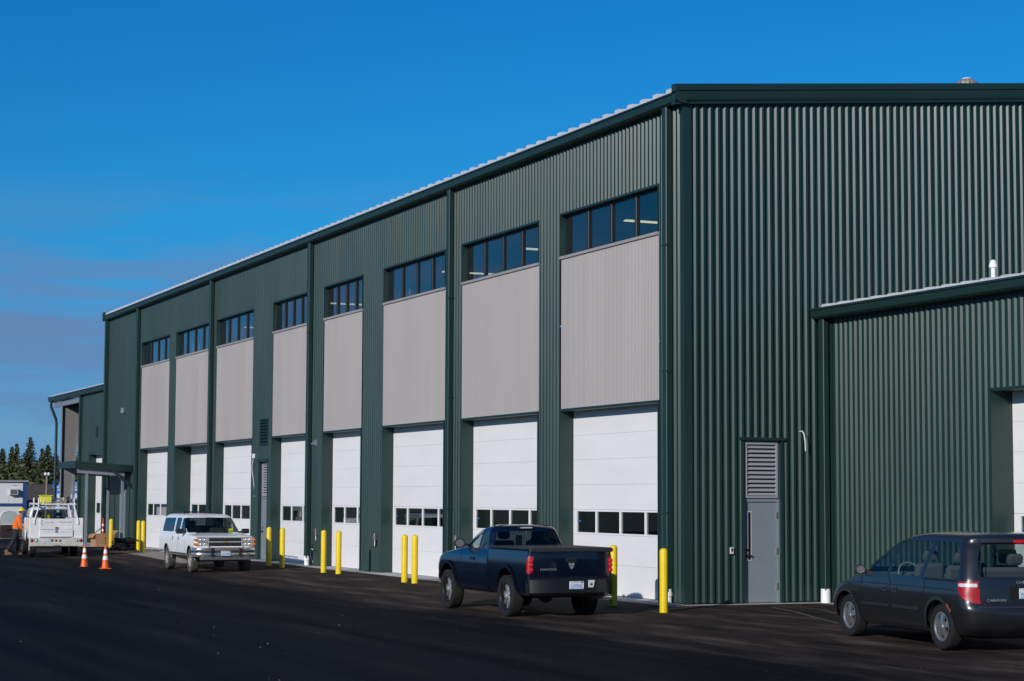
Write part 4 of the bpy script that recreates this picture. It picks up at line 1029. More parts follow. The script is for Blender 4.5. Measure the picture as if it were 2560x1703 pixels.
    for y, x in ys:
        for dx, z in ((.06, .47), (0, .52), (0, .765), (.05, .80)): V.append((x + dx, y, z))
    b.add(V, [(4 * i + k, 4 * i + k + 1, 4 * i + 5 + k, 4 * i + 4 + k) for i in range(7) for k in range(3)])
    b.add([(x + .05, y, .80) for y, x in ys] + [(-.95, .90, .80), (-.95, -.90, .80)], [tuple(range(10))])
    b.build('rear_bumper', BUMP, car, smooth=35)
    plate(car, (-1.31, -.05, .665), math.pi, 'C67035J')
    bp = MB(); bp.prism([(-.30, .62), (-.41, .62), (-.44, .76), (-.30, .76)], -1.305, -1.285, 'x'); s_ = bp.build('step_plate', mat('step_bright', (.75, .73, .68), rough=.35, metal=.2), car); MB().box(-1.308, -1.3055, -.39, -.345, .66, .70).build('step_slot', DK, s_)
    MB().tube([(-.5, -.55, .43), (-1.0, -.62, .43), (-1.24, -.84, .42)], .045, 10).build('exhaust_pipe', mat('exhaust', (.25, .24, .23), rough=.35, metal=.8), car, smooth=60)
    # third brake lamp
    t = MB().cbox(1.13, 1.20, -.17, .17, 1.715, 1.755, .012).build('brake_light', BLACKP, car)
    MB().box(1.126, 1.131, -.13, .13, 1.725, 1.745).build('brake_lens', mat('clear_lens', (.7, .7, .72)), t)
    # gaps, creases and pillar sheen
    for pts in ([(2.62, .50), (2.60, .95), (2.55, 1.26)], [(1.60, .50), (1.58, .95), (1.60, 1.28)]):
        strip2(F_, dense(pts), .012, .003, 'panel_gap', SEAM, car)
    strip2(F_, dense([(2.75, .80), (1.10, .815)]), .05, .012, 'door_crease', PAINT, car)
    strip2(K, dense([(1.66, 1.31), (1.60, 1.68)]), .014, .004, 'pillar_sheen_strip', mat('pillar_sheen', (.06, .10, .16), rough=.15, metal=.8), car)  # sheen along the cab pillar, painted in as a pale blue strip
    hh = strip2(F_, dense([(1.78, 1.10), (1.98, 1.10)], .03), .055, .022, 'door_handle', BLACKP, car)
    for f in (1, -1): mirror(car, 2.42, .86 * f, 1.40, mat('mirror_shell', (.02, .02, .022), rough=.35), f, .22, .19, .13)
    b = MB(); b.box(-1.0, 4.0, -.42, .42, .42, .62); b.build('chassis', CABIND, car)
    MB().tube([(0, -.75, .41), (0, .75, .41)], .05, 10).build('rear_axle', CABIND, car); MB().sphere((0, .05, .41), .15, .15, .15).build('differential', CABIND, car, smooth=60)
    b = MB(); b.box(1.1, 2.7, -.80, .80, .72, .80); b.build('cabin_floor', CABIND, car)
    MB().box(1.06, 1.09, -.80, .80, .7, 1.30).build('cab_back', CABIND, car)
    b = MB(); b.cbox(2.25, 2.75, -.80, .80, 1.02, 1.28, .05); b.build('dashboard', CABIND, car, smooth=40)
    for y in (.38, -.38): seat(car, 1.55, y, .90, CABIND, h=.58)
    MB().box(1.30, 1.32, .02, .16, 1.36, 1.58).build('hivis_vest', mat('hivis', (.75, .70, .02)), car)
    b = MB(); b.tube([(2.15 + .05 * math.sin(t), .38 + .19 * math.cos(t), 1.24 + .18 * math.sin(t)) for t in np.linspace(0, 2 * math.pi, 20, endpoint=False)], .016, 6, closed=True); b.build('steering_wheel', CABIND, car)
    # nose
    b = MB(); b.cbox(3.95, 4.22, -.68, .68, .46, .78, .04); b.build('front_bumper', PAINT, car)
    for f in (1, -1):
        b = MB(); V = []
        for y in np.linspace(.45, .80, 8):
            for z in (.92, 1.06): V.append((float(F_.xfront(np.array(y), np.array(z))) + .006, y * f, z))
        b.add(V, [(2 * i, 2 * i + 1, 2 * i + 3, 2 * i + 2) for i in range(7)]); b.build('headlight', mat('clear_lens', (.7, .7, .72)), car)
    add_wheels(car, make_wheel(.41, .27, .285, 'ten', CHROME), WB, .80, RZ)
    return car
build_pickup()

# ---------------------------------------------------------------- white full-size SUV
def build_suv():
    SCL = .968
    car = tag(empty('white_suv', (-26.25, -3.60, -.095), math.radians(-1.5), sc=SCL), 'old white full-size SUV with chrome bumper and roof rack facing the camera', 'SUV')
    PAINT = mat('white_paint', (.78, .775, .765), rough=.35, coat=.25, var=.06, vscale=1.5)
    WB = 3.34; RZ = .385
    low = [(.50, 4.02, -1.12, .88, .20, .15, 4, 4), (.56, 4.10, -1.20, .935, .20, .16, 4, 4), (.70, 4.12, -1.22, .955, .20, .16, 4, 4), (.90, 4.13, -1.22, .965, .20, .16, 4, 4), (1.02, 4.13, -1.22, .962, .20, .16, 4, 4), (1.09, 4.11, -1.21, .955, .22, .16, 3.6, 4), (1.14, 4.05, -1.20, .94, .26, .16, 3, 4), (1.165, 3.7, -1.20, .925, .3, .16, 3, 4), (1.19, 3.2, -1.195, .91, .3, .16, 3, 4), (1.21, 2.75, -1.19, .895, .2, .16, 3, 4)]
    B = Body(low, 4, 90, 12)
    arch = circ(WB, .40, .455); arch2 = circ(0, .40, .455)
    B.build(car, PAINT, cuts=[arch, arch2], name='body')
    top = [(1.20, 2.72, -1.18, .885, .22, .14, 3, 3.5), (1.32, 2.55, -1.15, .865, .22, .14, 3, 3.5), (1.50, 2.28, -1.10, .83, .22, .14, 3, 3.5), (1.66, 2.04, -1.05, .79, .22, .14, 3, 3.5), (1.74, 1.92, -1.02, .755, .24, .16, 2.8, 3.2), (1.79, 1.74, -.96, .69, .26, .2, 2.6, 3), (1.82, 1.4, -.8, .58, .3, .2, 2.4, 2.6), (1.83, .9, -.5, .36, .3, .2, 2.2, 2.2)]
    K = Body(top, 4, 90, 14)
    g1 = rpoly([(2.50, 1.235), (1.72, 1.235), (1.70, 1.70), (1.97, 1.70)], .04); g2 = rpoly([(1.56, 1.235), (.86, 1.235), (.84, 1.70), (1.54, 1.70)], .04); g3 = rpoly([(.68, 1.235), (-.98, 1.235), (-.92, 1.68), (.66, 1.70)], .06)
    wind = rpoly([(-.9, 1.235), (.855, 1.235), (.765, 1.705), (-.9, 1.725)], .03)
    BLUEG = glass('suv_glass', (.10, .12, .13), ior=1.6, boost=1.2)
    K.build(car, PAINT, side=[('side_glass', g1, BLUEG), ('side_glass#2', g2, BLUEG), ('side_glass#3', g3, BLUEG)], front=[('windscreen', wind, CGLASS)], rear=[('rear_window', rpoly([(-.9, 1.28), (.68, 1.28), (.62, 1.68), (-.9, 1.68)], .05), BLUEG)], name='cab')
    arch_liner(car, WB, .40, .46, .6, .93); arch_liner(car, 0, .40, .46, .6, .93)
    arch_lip(B, car, WB, .40, .455, PAINT, .05, off=.014); arch_lip(B, car, 0, .40, .455, PAINT, .05, off=.014)
    strip2(B, dense([(2.84, .565), (.50, .565)]), .055, .012, 'rub_strip', mat('strip_grey', (.10, .10, .11), rough=.5), car)
    strip2(B, dense([(-.5, .60), (-1.0, .60)]), .055, .012, 'rub_strip', mat('strip_grey', (.10, .10, .11)), car)
    for pts in ([(2.70, .56), (2.70, 1.20)], [(1.64, .56), (1.64, 1.20)], [(.58, .9), (.62, 1.0), (.70, 1.20)]):
        strip2(B, dense(pts), .010, .003, 'panel_gap', mat('white_gap', (.12, .12, .12)), car)
    for x in (1.78, .95): strip2(B, dense([(x, .98), (x, 1.10)], .03), .05, .012, 'door_handle', BLACKP, car)
    # front: grille, lamps, bumper
    xf = 4.135
    BLK = mat('grille_black', (.008, .008, .008), rough=.5)
    g_ = MB().box(xf - .03, xf + .012, -.52, .52, .84, 1.085).build('grille', BLK, car)
    for k in range(7): MB().box(xf + .012, xf + .02, -.50, .50, .86 + k * .033, .866 + k * .033).build('grille_bar', mat('grille_grey', (.05, .05, .05)), g_)
    CH = CHROME
    MB().cbox(xf - .01, xf + .04, -.90, .90, .945, .995, .012).build('grille_bar', CH, g_)
    MB().cbox(xf - .03, xf + .022, -.92, .92, 1.085, 1.12, .01).build('grille_frame', CH, g_)
    for f in (1, -1): MB().cbox(xf - .01, xf + .03, .52 * f, .56 * f, .82, 1.09, .008).build('grille_frame', CH, g_)
    em = MB(); em.prism([(-.07, .955), (-.03, .955), (-.025, .945), (.03, .945), (.035, .955), (.075, .955), (.07, .985), (.03, .985), (.025, .995), (-.03, .995), (-.035, .985), (-.075, .985)], xf + .041, xf + .05, 'x')
    em.build('emblem', mat('emblem_gold', (.55, .38, .10), rough=.3, metal=.7), g_)
    for f in (1, -1):
        for z0, z1 in ((1.0, 1.075), (.855, .935)):
            L0 = MB().cbox(xf - .02, xf + .02, .57 * f, .865 * f, z0, z1, .01).build('headlight', mat('lamp_glass', (.62, .60, .55), rough=.08, metal=.35), car)
            for yy in (.66, .78): MB().lathe([(0, .016), (.024, .01), (.034, 0)], (xf + .02, yy * f, (z0 + z1) / 2), axis='x', n=12).build('bulb', CH, L0, smooth=60)
            MB().cbox(xf - .17, xf + .012, .868 * f, .972 * f, z0 - .002, z1 + .002, .015).build('turn_signal', mat('amber', (.75, .20, .01), rough=.2, coat=1), car)
    b = MB(); ys = [(-1.0, 3.80), (-.985, 4.05), (-.90, 4.20), (-.6, 4.27), (0, 4.29), (.6, 4.27), (.90, 4.20), (.985, 4.05), (1.0, 3.80)]; V = []
    pz = ((-.05, .50), (0, .55), (.0, .62), (-.02, .64), (-.02, .68), (.0, .70), (0, .765), (-.06, .80), (-.2, .80))
    for y, x in ys:
        for dx, z in pz: V.append((x + dx, y, z))
    m_ = len(pz); b.add(V, [(m_ * i + k, m_ * i + m_ + k, m_ * i + m_ + k + 1, m_ * i + k + 1) for i in range(len(ys) - 1) for k in range(m_ - 1)]); b.build('front_bumper', mat('bumper_chrome', (.60, .59, .57), rough=.22, metal=.8, var=.2, vscale=3), car, smooth=50)
    V = []; b = MB()
    for y, x in ys:
        for z in (.642, .682): V.append((x + .002, y, z))
    b.add(V, [(2 * i, 2 * i + 2, 2 * i + 3, 2 * i + 1) for i in range(len(ys) - 1)]); b.build('bumper_strip', BLACKP, car)
    MB().cbox(4.05, 4.24, -.80, .80, .40, .50, .02).build('valance', mat('strip_grey', (.10, .10, .11)), car)
    for f in (1, -1): MB().cbox(4.24, 4.315, .40 * f, .50 * f, .53, .78, .015).build('bumper_guard', BLACKP, car)
    plate(car, (4.305, -.02, .61), 0.0, 'AKX5480')
    # roof rack
    for f in (1, -1): MB().tube([(1.1, .62 * f, 1.835), (1.0, .62 * f, 1.885), (-.75, .62 * f, 1.885), (-.9, .62 * f, 1.83)], .018, 6).build('roof_rail', BLACKP, car)
    for x in (.75, .1, -.6): MB().tube([(x, -.62, 1.875), (x, .62, 1.875)], .016, 6).build('rack_bar', BLACKP, car)
    for y in (-.1,): MB().cbox(1.66, 1.72, y - .04, y + .04, 1.79, 1.815, .01).build('marker_lamp', mat('amber', (.75, .20, .01)), car)
    for f in (1, -1):
        b = MB().cbox(2.40, 2.54, .95 * f, 1.20 * f, 1.20, 1.36, .03).build('wing_mirror', BLACKP, car, smooth=40)
        MB().box(2.43, 2.50, .86 * f, .96 * f, 1.22, 1.28).build('mirror_arm', BLACKP, b)
    MB().tube([(2.64, .45, 1.235), (2.60, -.15, 1.262)], .01, 5).build('wiper', BLACKP, car); MB().tube([(2.64, -.25, 1.235), (2.60, -.72, 1.262)], .01, 5).build('wiper', BLACKP, car)
    MB().box(-1.0, 3.9, -.45, .45, .42, .55).build('chassis', CABIND, car)
    MB().tube([(WB, -.75, .385), (WB, .75, .385)], .05, 8).build('front_axle', CABIND, car)
    MB().box(-1.1, 2.6, -.86, .86, .60, .66).build('cabin_floor', CABIND, car)
    MB().cbox(2.15, 2.68, -.84, .84, .95, 1.20, .05).build('dashboard', CABIND, car, smooth=40)
    MB().tube([(2.02 + .05 * math.sin(t), .40 + .19 * math.cos(t), 1.19 + .18 * math.sin(t)) for t in np.linspace(0, 2 * math.pi, 20, endpoint=False)], .016, 6, closed=True).build('steering_wheel', CABIND, car)
    for y in (.42, -.42): seat(car, 1.45, y, .82, CABIND, h=.6)
    seat(car, .5, 0, .82, CABIND, w=1.3, hr=False)
    MB().cbox(2.44, 2.50, .52, .68, 1.24, 1.36, .02).build('hivis_vest', mat('hivis', (.75, .70, .02)), car)
    # dirt along the sills
    add_wheels(car, make_wheel(.385, .24, .21, 'six', mat('dusty_alloy', (.42, .38, .33), rough=.5, metal=.5, var=.2, vscale=8), mat('dusty_rubber', (.055, .05, .045), rough=.95, var=.3, vscale=5)), WB, .83, RZ)
    return car
build_suv()
# ---------------------------------------------------------------- white service truck with utility body
def build_service():
    car = tag(empty('service_truck', (-41.1, -5.36, -.105), math.radians(174.5), sc=.955), 'white utility service truck with ladder rack and open driver door, seen from behind', 'truck')
    PAINT = mat('truck_white', (.70, .70, .68), rough=.4, coat=.3, var=.10, vscale=2.5)
    DIRT = mat('bumper_dirty', (.50, .48, .42), rough=.6, var=.25, vscale=6)
    DK = mat('truck_dark', (.015, .015, .015), rough=.7); WB = 3.75
    low = [(.55, 5.30, 1.42, .86, .3, .02, 3, 4), (.62, 5.42, 1.42, .94, .3, .02, 3, 4), (.85, 5.45, 1.42, .97, .3, .02, 3, 4), (1.08, 5.40, 1.42, .96, .3, .02, 3, 4), (1.18, 5.1, 1.42, .94, .4, .02, 2.6, 4), (1.24, 4.3, 1.42, .90, .3, .02, 2.6, 4)]
    B = Body(low, 4, 60, 10)
    doorcut = rpoly([(3.55, .62), (2.42, .62), (2.42, 1.26), (3.55, 1.26)], .03)
    o = B.build(car, PAINT, side=[('door', doorcut, PAINT)], cuts=[circ(WB, .42, .46)], name='cab_body')
    top = [(1.23, 4.15, 1.44, .88, .3, .08, 2.8, 4), (1.42, 3.85, 1.46, .86, .3, .1, 2.8, 4), (1.68, 3.45, 1.50, .83, .3, .1, 2.8, 4), (1.89, 3.18, 1.53, .78, .3, .12, 2.6, 3.5), (1.97, 2.95, 1.60, .68, .3, .14, 2.4, 3), (2.01, 2.6, 1.75, .48, .3, .14, 2.2, 2.6), (2.02, 2.4, 1.9, .25, .1, .1, 2, 2)]
    K = Body(top, 4, 50, 12)
    K.build(car, PAINT, side=[('side_glass', rpoly([(3.62, 1.27), (2.5, 1.27), (2.5, 1.85), (3.15, 1.85)], .05), CGLASS), ('side_glass#2', rpoly([(2.35, 1.27), (1.66, 1.27), (1.70, 1.85), (2.35, 1.85)], .05), CGLASS)], rear=[('rear_window', rpoly([(-.9, 1.30), (.76, 1.30), (.70, 1.86), (-.9, 1.88)], .05), CGLASS)], front=[('windscreen', [(-.2, 1.26), (.70, 1.27), (.62, 1.86), (-.2, 1.88)], CGLASS)], name='cab')
    MB().box(1.6, 4.0, -.85, .85, .70, .75).build('cabin_floor', CABIND, car)
    for y in (.42, -.42): seat(car, 2.3, y, .95, CABIND)
    for y, m_ in ((.1, mat('hivis', (.75, .70, .02))), (.6, mat('cooler_blue', (.05, .2, .4)))): MB().cbox(1.62, 1.75, y - .1, y + .1, 1.45, 1.66, .02).build('parcel', m_, car)
    for y in (-.12, .08, .0): MB().cbox(1.52, 1.60, y - .03, y + .03, 1.965, 1.995, .008).build('marker_lamp', mat('amber_lit', (.7, .3, .1), rough=.3), car)
    # utility body: two side cabinets, deck, tailgate
    for f in (1, -1):
        c = MB()
        c.cbox(-1.27, -.48, .60 * f, 1.06 * f, .72, 1.56, .015); c.cbox(.48, 1.36, .60 * f, 1.06 * f, .72, 1.56, .015); c.cbox(-.478, .478, .60 * f, 1.06 * f, 1.02, 1.56, .015)
        cb = c.build('side_cabinet', PAINT, car)
        for a, b_, z0, z1 in ((-1.22, -.54, .78, 1.50), (.54, 1.30, .78, 1.50), (-.42, .42, 1.08, 1.50)):
            dd = MB().cbox(a, b_, 1.058 * f, 1.078 * f, z0, z1, .008).build('cabinet_door', PAINT, cb)
        V = []; b = MB(); n = 16
        for i in range(n + 1):
            t = math.pi * i / n
            for y in (.6 * f, 1.05 * f): V.append((.47 * math.cos(t), y, .55 + .47 * math.sin(t)))
        b.add(V, [(2 * i, 2 * i + 1, 2 * i + 3, 2 * i + 2) for i in range(n)]); b.build('wheel_well', DK, car)
    MB().box(-1.2, 1.36, -.6, .6, .80, .84).build('deck', STEELG, car)
    MB().box(1.36, 1.40, -.95, .95, .8, 1.30).build('headboard', PAINT, car)
    tg = MB().cbox(-1.29, -1.24, -.66, .66, 1.10, 1.53, .012).build('tailgate', PAINT, car)
    lg = MB().cbox(-1.32, -1.25, -.66, .66, .80, 1.085, .012).build('tailgate_drawer', PAINT, car)
    for pr_, z, (y0, y1) in ((tg, 1.155, (-.05, .05)), (lg, 1.02, (-.05, .05))): MB().cbox(-1.345, -1.28, y0, y1, z - .05, z + .05, .01).build('latch', STEEL, pr_)
    RED = mat('sign_red', (.45, .02, .03)); INK = mat('sign_grey', (.22, .22, .23))
    # red bracket logo and lines of faded lettering
    lgm = MB(); x = -1.293; lgm.box(x, x + .004, .565, .585, 1.28, 1.46); lgm.box(x, x + .004, .52, .585, 1.44, 1.46); lgm.box(x, x + .004, .52, .585, 1.28, 1.30); lgm.build('logo', RED, tg)
    def letters(par, x, y0, y1, z, h, m_, seed):
        b = MB(); rl = random.Random(seed); y = y0
        while y > y1:
            wv = rl.uniform(.012, .026)
            if rl.random() < .12: y -= .02
            b.box(x, x + .003, y - wv, y, z, z + h * rl.choice((.8, 1.0, 1.0))); y -= wv + .008
        b.build('lettering', m_, par)
    letters(tg, x, .46, .12, 1.36, .035, INK, 1); letters(tg, x, -.12, -.60, 1.37, .04, INK, 2); letters(tg, x, -.14, -.58, 1.27, .012, RED, 3)
    letters(lg, -1.324, .56, .10, .995, .014, INK, 4); letters(lg, -1.324, -.10, -.56, .995, .014, INK, 5)
    # bumper
    b = MB().cbox(-1.50, -1.26, -1.06, 1.06, .43, .77, .02).build('rear_bumper', DIRT, car)
    for y, r, m_ in ((.96, .062, REDM), (.79, .062, mat('clear_lens', (.7, .7, .72))), (-.79, .062, mat('clear_lens', (.7, .7, .72))), (-.96, .062, REDM), (.17, .04, REDM), (.01, .04, REDM), (-.15, .04, REDM)):
        l_ = MB().lathe([(0, -.02), (r * .7, -.016), (r * .88, 0)], (-1.502, y, .66), axis='x', n=16).build('tail_light', m_, car, smooth=60)
        MB().lathe([(r * .88, -.002), (r * .95, -.012), (r * 1.1, -.002)], (-1.502, y, .66), axis='x', n=16).build('lamp_ring', DK, l_)
    plate(car, (-1.508, .38, .64), math.pi, '82174B')
    MB().box(-1.62, -1.3, -.1, .1, .40, .46).build('hitch', DK, car); MB().sphere((-1.6, 0, .5), .035).build('hitch_ball', STEEL, car, smooth=60)
    # ladder rack: curved uprights, cross bars
    RK = mat('rack_white', (.66, .65, .62), rough=.5)
    for x0 in (-1.15, 1.2):
        for f in (1, -1): MB().tube([(x0 - .13, .86 * f, 1.30), (x0 - .13, .86 * f, 1.45), (x0 - .10, .74 * f, 1.85), (x0 - .05, .70 * f, 2.05), (x0, .70 * f, 2.36)], .034, 8).build('rack_post', RK, car, smooth=50)
        MB().tube([(x0 - .04, -.80, 2.10), (x0 - .04, .80, 2.10)], .034, 8).build('rack_bar', RK, car, smooth=50)
    for f in (1, -1): MB().tube([(-1.3, .72 * f, 2.12), (2.9, .72 * f, 2.12), (3.3, .70 * f, 2.02)], .038, 8).build('rack_rail', RK, car, smooth=50)
    MB().tube([(-1.2, .52, 2.10), (-1.2, .50, 2.32)], .04, 8).build('rack_post', RK, car)
    # open driver door, hinged at the front
    dr = empty('open_door', (3.50, .96, 0), math.radians(-70), car)      # local -x runs from hinge to latch edge
    BR = mat('door_card', (.05, .035, .03), rough=.7)
    d = MB(); d.cbox(-1.10, 0, -.05, .02, .62, 1.26, .03); d.build('door_shell', PAINT, dr)
    d = MB(); d.cbox(-1.05, -.05, -.085, -.051, .68, 1.22, .02); d.build('door_card', BR, dr)
    d = MB(); d.tube([(-1.06, -.015, 1.24), (-1.02, -.03, 1.60), (-.90, -.04, 1.76), (-.62, -.05, 1.80), (-.36, -.04, 1.74), (-.04, -.015, 1.25)], .035, 8); d.build('window_frame', PAINT, dr, smooth=60)
    d = MB(); d.add([(-1.04, -.02, 1.25), (-1.0, -.03, 1.60), (-.89, -.04, 1.75), (-.62, -.05, 1.79), (-.37, -.04, 1.73), (-.06, -.02, 1.25)], [(0, 1, 2, 3, 4, 5)]); d.build('side_glass', CGLASS, dr)
    MB().cbox(-.80, -.55, -.12, -.08, 1.0, 1.06, .015).build('door_pull', DK, dr)
    MB().box(-1.2, 5.2, -.45, .45, .45, .62).build('chassis', DK, car); MB().tube([(0, -.8, .40), (0, .8, .40)], .06, 8).build('rear_axle', DK, car)
    for f in (1, -1): mirror(car, 3.75, .98 * f, 1.35, BLACKP, f, .22, .24, .12)
    for k, (x, z, w_, h_) in enumerate(((-1.0, 1.36, .22, .09), (-.85, 1.18, .12, .14), (-1.02, .95, .18, .06))): MB().box(x - w_ / 2, x + w_ / 2, 1.0785, 1.081, z, z + h_).build('sticker', mat('sticker_orange', (.65, .16, .06), rough=.6, var=.4, vscale=12), car)
    add_wheels(car, make_wheel(.40, .25, .21, 'six', mat('steel_white', (.5, .5, .48), rough=.5)), WB, .84, .40)
    return car
svc = build_service()
YFG = mat('ladder_yellow', (.70, .60, .03), rough=.5)
def ladder(name, label, loc, rot, n=8, L_=2.6, w_=.40):
    l = tag(empty(name, loc), label, 'ladder', 'ladders on the service truck rack'); l.rotation_euler = rot
    for f in (1, -1):
        b = MB().cbox(0, L_, f * w_ / 2 - .02, f * w_ / 2 + .02, -.042, .042, .008).build('side_rail', YFG if f > 0 else mat('ladder_alu', (.5, .5, .5), rough=.4, metal=.7), l)
        MB().cbox(L_, L_ + .05, f * w_ / 2 - .035, f * w_ / 2 + .035, -.06, .06, .01).build('rail_cap', YFG, l)
    for i in range(n): MB().cyl((.15 + i * (L_ - .3) / (n - 1), -w_ / 2, 0), (.15 + i * (L_ - .3) / (n - 1), w_ / 2, 0), .016, n=8).build('rung', mat('ladder_alu', (.5, .5, .5), rough=.4, metal=.7), l)
    return l
TH = math.radians(174.5)
def tw(x, y, z): k = .955; return (-41.1 + k * (x * math.cos(TH) - y * math.sin(TH)), -5.36 + k * (x * math.sin(TH) + y * math.cos(TH)), -.105 + k * z)
ladder('ladder', 'yellow ladder lying lowest across the service truck rack', tw(-.92, .62, 2.20), (0, 0, TH - math.pi / 2 + .10), 5, 1.0, .40)
ladder('ladder', 'yellow ladder lying on top of the other ladder on the rack', tw(-.84, .66, 2.32), (0, 0, TH - math.pi / 2 + .02), 5, .88, .36)
tb = tag(empty('yellow_crate', tw(-1.02, .42, 2.15), TH), 'yellow plastic crate strapped on the rear of the truck rack', 'crate')
MB().cbox(-.20, .20, -.23, .23, 0, .28, .03).build('tub', mat('crate_yellow', (.68, .62, .06), rough=.6), tb); MB().cbox(-.23, .23, -.26, .26, .27, .31, .02).build('rim', mat('crate_yellow', (.68, .62, .06)), tb)
vs = tag(empty('bench_vise', tw(-1.15, -.45, 2.145), TH), 'black bench vise on the truck rack end beside the ladders', 'vise')
MB().cbox(-.10, .10, -.06, .06, 0, .10, .02).build('base', BLACKP, vs); MB().cbox(-.14, .14, -.05, .05, .10, .26, .02).build('jaw', BLACKP, vs); MB().tube([(-.24, 0, .16), (.0, 0, .16)], .018, 8).build('screw', STEEL, vs); MB().tube([(-.24, -.10, .16), (-.24, .10, .16)], .01, 6).build('handle', STEEL, vs)

# ---------------------------------------------------------------- worker
def skin_mesh(name, pts, edges, radii, m_, parent, root=0, sub=2):
    me = bpy.data.meshes.new(name); me.from_pydata(pts, edges, []); o = link(name, me, parent)
    bpy.context.view_layer.objects.active = o
    sk = o.modifiers.new('skin', 'SKIN'); sk.use_smooth_shade = True
    if not me.skin_vertices: me.attributes.new('x', 'FLOAT', 'POINT')
    for i, r in enumerate(radii):
        v = me.skin_vertices[0].data[i]; v.radius = r if isinstance(r, tuple) else (r, r); v.use_root = (i == root)
    ss = o.modifiers.new('sub', 'SUBSURF'); ss.levels = sub; ss.render_levels = sub
    me.materials.append(m_); return o
def build_person():
    p = tag(empty('person', (-43.75, -6.36, -.122), math.radians(92), sc=1.03), 'person in orange sweatshirt, dark jeans and yellow hard hat at the open truck door', 'person')
    SKIN = mat('skin', (.42, .22, .15), rough=.6); OR = mat('orange_fleece', (.75, .15, .012), rough=.9, var=.12, vscale=12); JN = mat('dark_denim', (.016, .019, .028), rough=.9, var=.3, vscale=14); BT = mat('tan_boot', (.22, .13, .07), rough=.8); HV = mat('hat_yellow', (.75, .52, .03), rough=.3)
    # +x is the way the person faces, leaning towards the cab
    pel = (0, 0, .96)
    body = [pel, (.06, 0, 1.18), (.12, 0, 1.40), (.15, 0, 1.50), (.18, 0, 1.58), (.22, 0, 1.68),
            (.12, .19, 1.42), (.20, .28, 1.17), (.36, .26, .98), (.42, .25, .93),
            (.12, -.19, 1.42), (.10, -.29, 1.14), (.26, -.26, .93), (.31, -.24, .87),
            (.02, .10, .88), (.16, .12, .50), (.10, .13, .10), (.22, .14, .05),
            (.0, -.10, .88), (-.12, -.12, .50), (-.34, -.13, .13), (-.24, -.13, .05)]
    E_ = [(0, 1), (1, 2), (2, 3), (3, 4), (4, 5), (2, 6), (6, 7), (7, 8), (8, 9), (2, 10), (10, 11), (11, 12), (12, 13), (0, 14), (14, 15), (15, 16), (16, 17), (0, 18), (18, 19), (19, 20), (20, 21)]
    Rr = [(.11, .12), (.11, .13), (.11, .14), (.055, .06), (.06, .06), (.085, .075), .06, .045, .034, .036, .06, .045, .034, .036, .085, .058, .045, .035, .085, .058, .045, .035]
    skin_mesh('body', body, E_, Rr, SKIN, p)
    # head with face, hair and hat
    hd = MB(); hd.sphere((.225, 0, 1.665), .088, .075, .112, 18, 14); hd.sphere((.318, 0, 1.655), .022, .016, .028, 8, 6); hd.sphere((.298, 0, 1.61), .012, .028, .008, 8, 6)
    for f in (1, -1): hd.sphere((.215, .078 * f, 1.66), .022, .01, .032, 8, 6); hd.sphere((.300, .030 * f, 1.685), .010, .012, .008, 8, 6)
    hd.build('head', SKIN, p, smooth=60)
    hr_ = MB(); hr_.sphere((.20, 0, 1.67), .085, .08, .10, 14, 10); hr_.build('hair', mat('hair_dark', (.03, .02, .015), rough=.8), p, smooth=60)
    ht = MB(); ht.lathe([(0, .125), (.05, .118), (.095, .085), (.118, .03), (.122, .0), (.15, -.012), (.15, -.02), (.118, -.01)], (.215, 0, 1.715), n=22); ht.cbox(.30, .40, -.08, .08, 1.695, 1.712, .006); ht.build('hard_hat', HV, p, smooth=50)
    sh = [(.0, 0, .90), (.06, 0, 1.18), (.12, 0, 1.40), (.145, 0, 1.49), (.12, .20, 1.42), (.20, .285, 1.17), (.35, .262, .995), (.12, -.20, 1.42), (.10, -.295, 1.14), (.25, -.262, .945)]
    skin_mesh('sweatshirt', sh, [(0, 1), (1, 2), (2, 3), (2, 4), (4, 5), (5, 6), (2, 7), (7, 8), (8, 9)], [(.165, .19), (.16, .185), (.145, .19), (.08, .085), .085, .07, .052, .085, .07, .052], OR, p)
    jn = [(0.02, 0, 1.06), (.0, 0, .92), (.02, .10, .84), (.16, .12, .50), (.10, .13, .12), (.0, -.10, .84), (-.12, -.12, .50), (-.33, -.13, .15)]
    skin_mesh('jeans', jn, [(0, 1), (1, 2), (2, 3), (3, 4), (1, 5), (5, 6), (6, 7)], [(.14, .165), (.14, .165), .11, .08, .07, .11, .08, .07], JN, p)
    for f, (x, y, z, pit) in ((1, (.12, .13, .0, 0)), (-1, (-.33, -.13, .0, 0))):
        b = MB(); b.cbox(x - .10, x + .19, y - .052, y + .052, .0, .035, .01); b.cbox(x - .09, x + .17, y - .046, y + .046, .03, .095, .03); b.cbox(x - .09, x + .05, y - .05, y + .05, .08, .20, .025); b.build('boot', BT, p, smooth=40)
    # hands: palm and five fingers each
    for (hx, hy, hz), f in (((.43, .25, .915), 1), ((.32, -.24, .86), -1)):
        h = MB(); h.cbox(hx - .02, hx + .06, hy - .04, hy + .04, hz - .025, hz + .012, .012)
        for k, ln in enumerate((.055, .068, .072, .062)):
            yy = hy - .03 + k * .02; h.tube([(hx + .05, yy, hz - .005), (hx + .05 + ln * .6, yy, hz - .015), (hx + .05 + ln * .8, yy, hz - .04)], [.009, .0085, .007], 6)
        h.tube([(hx + .0, hy + .04 * -f, hz - .005), (hx + .04, hy + .06 * -f, hz - .012), (hx + .065, hy + .06 * -f, hz - .022)], [.011, .010, .008], 6); h.build('hand', SKIN, p, smooth=60)
    return p
build_person()

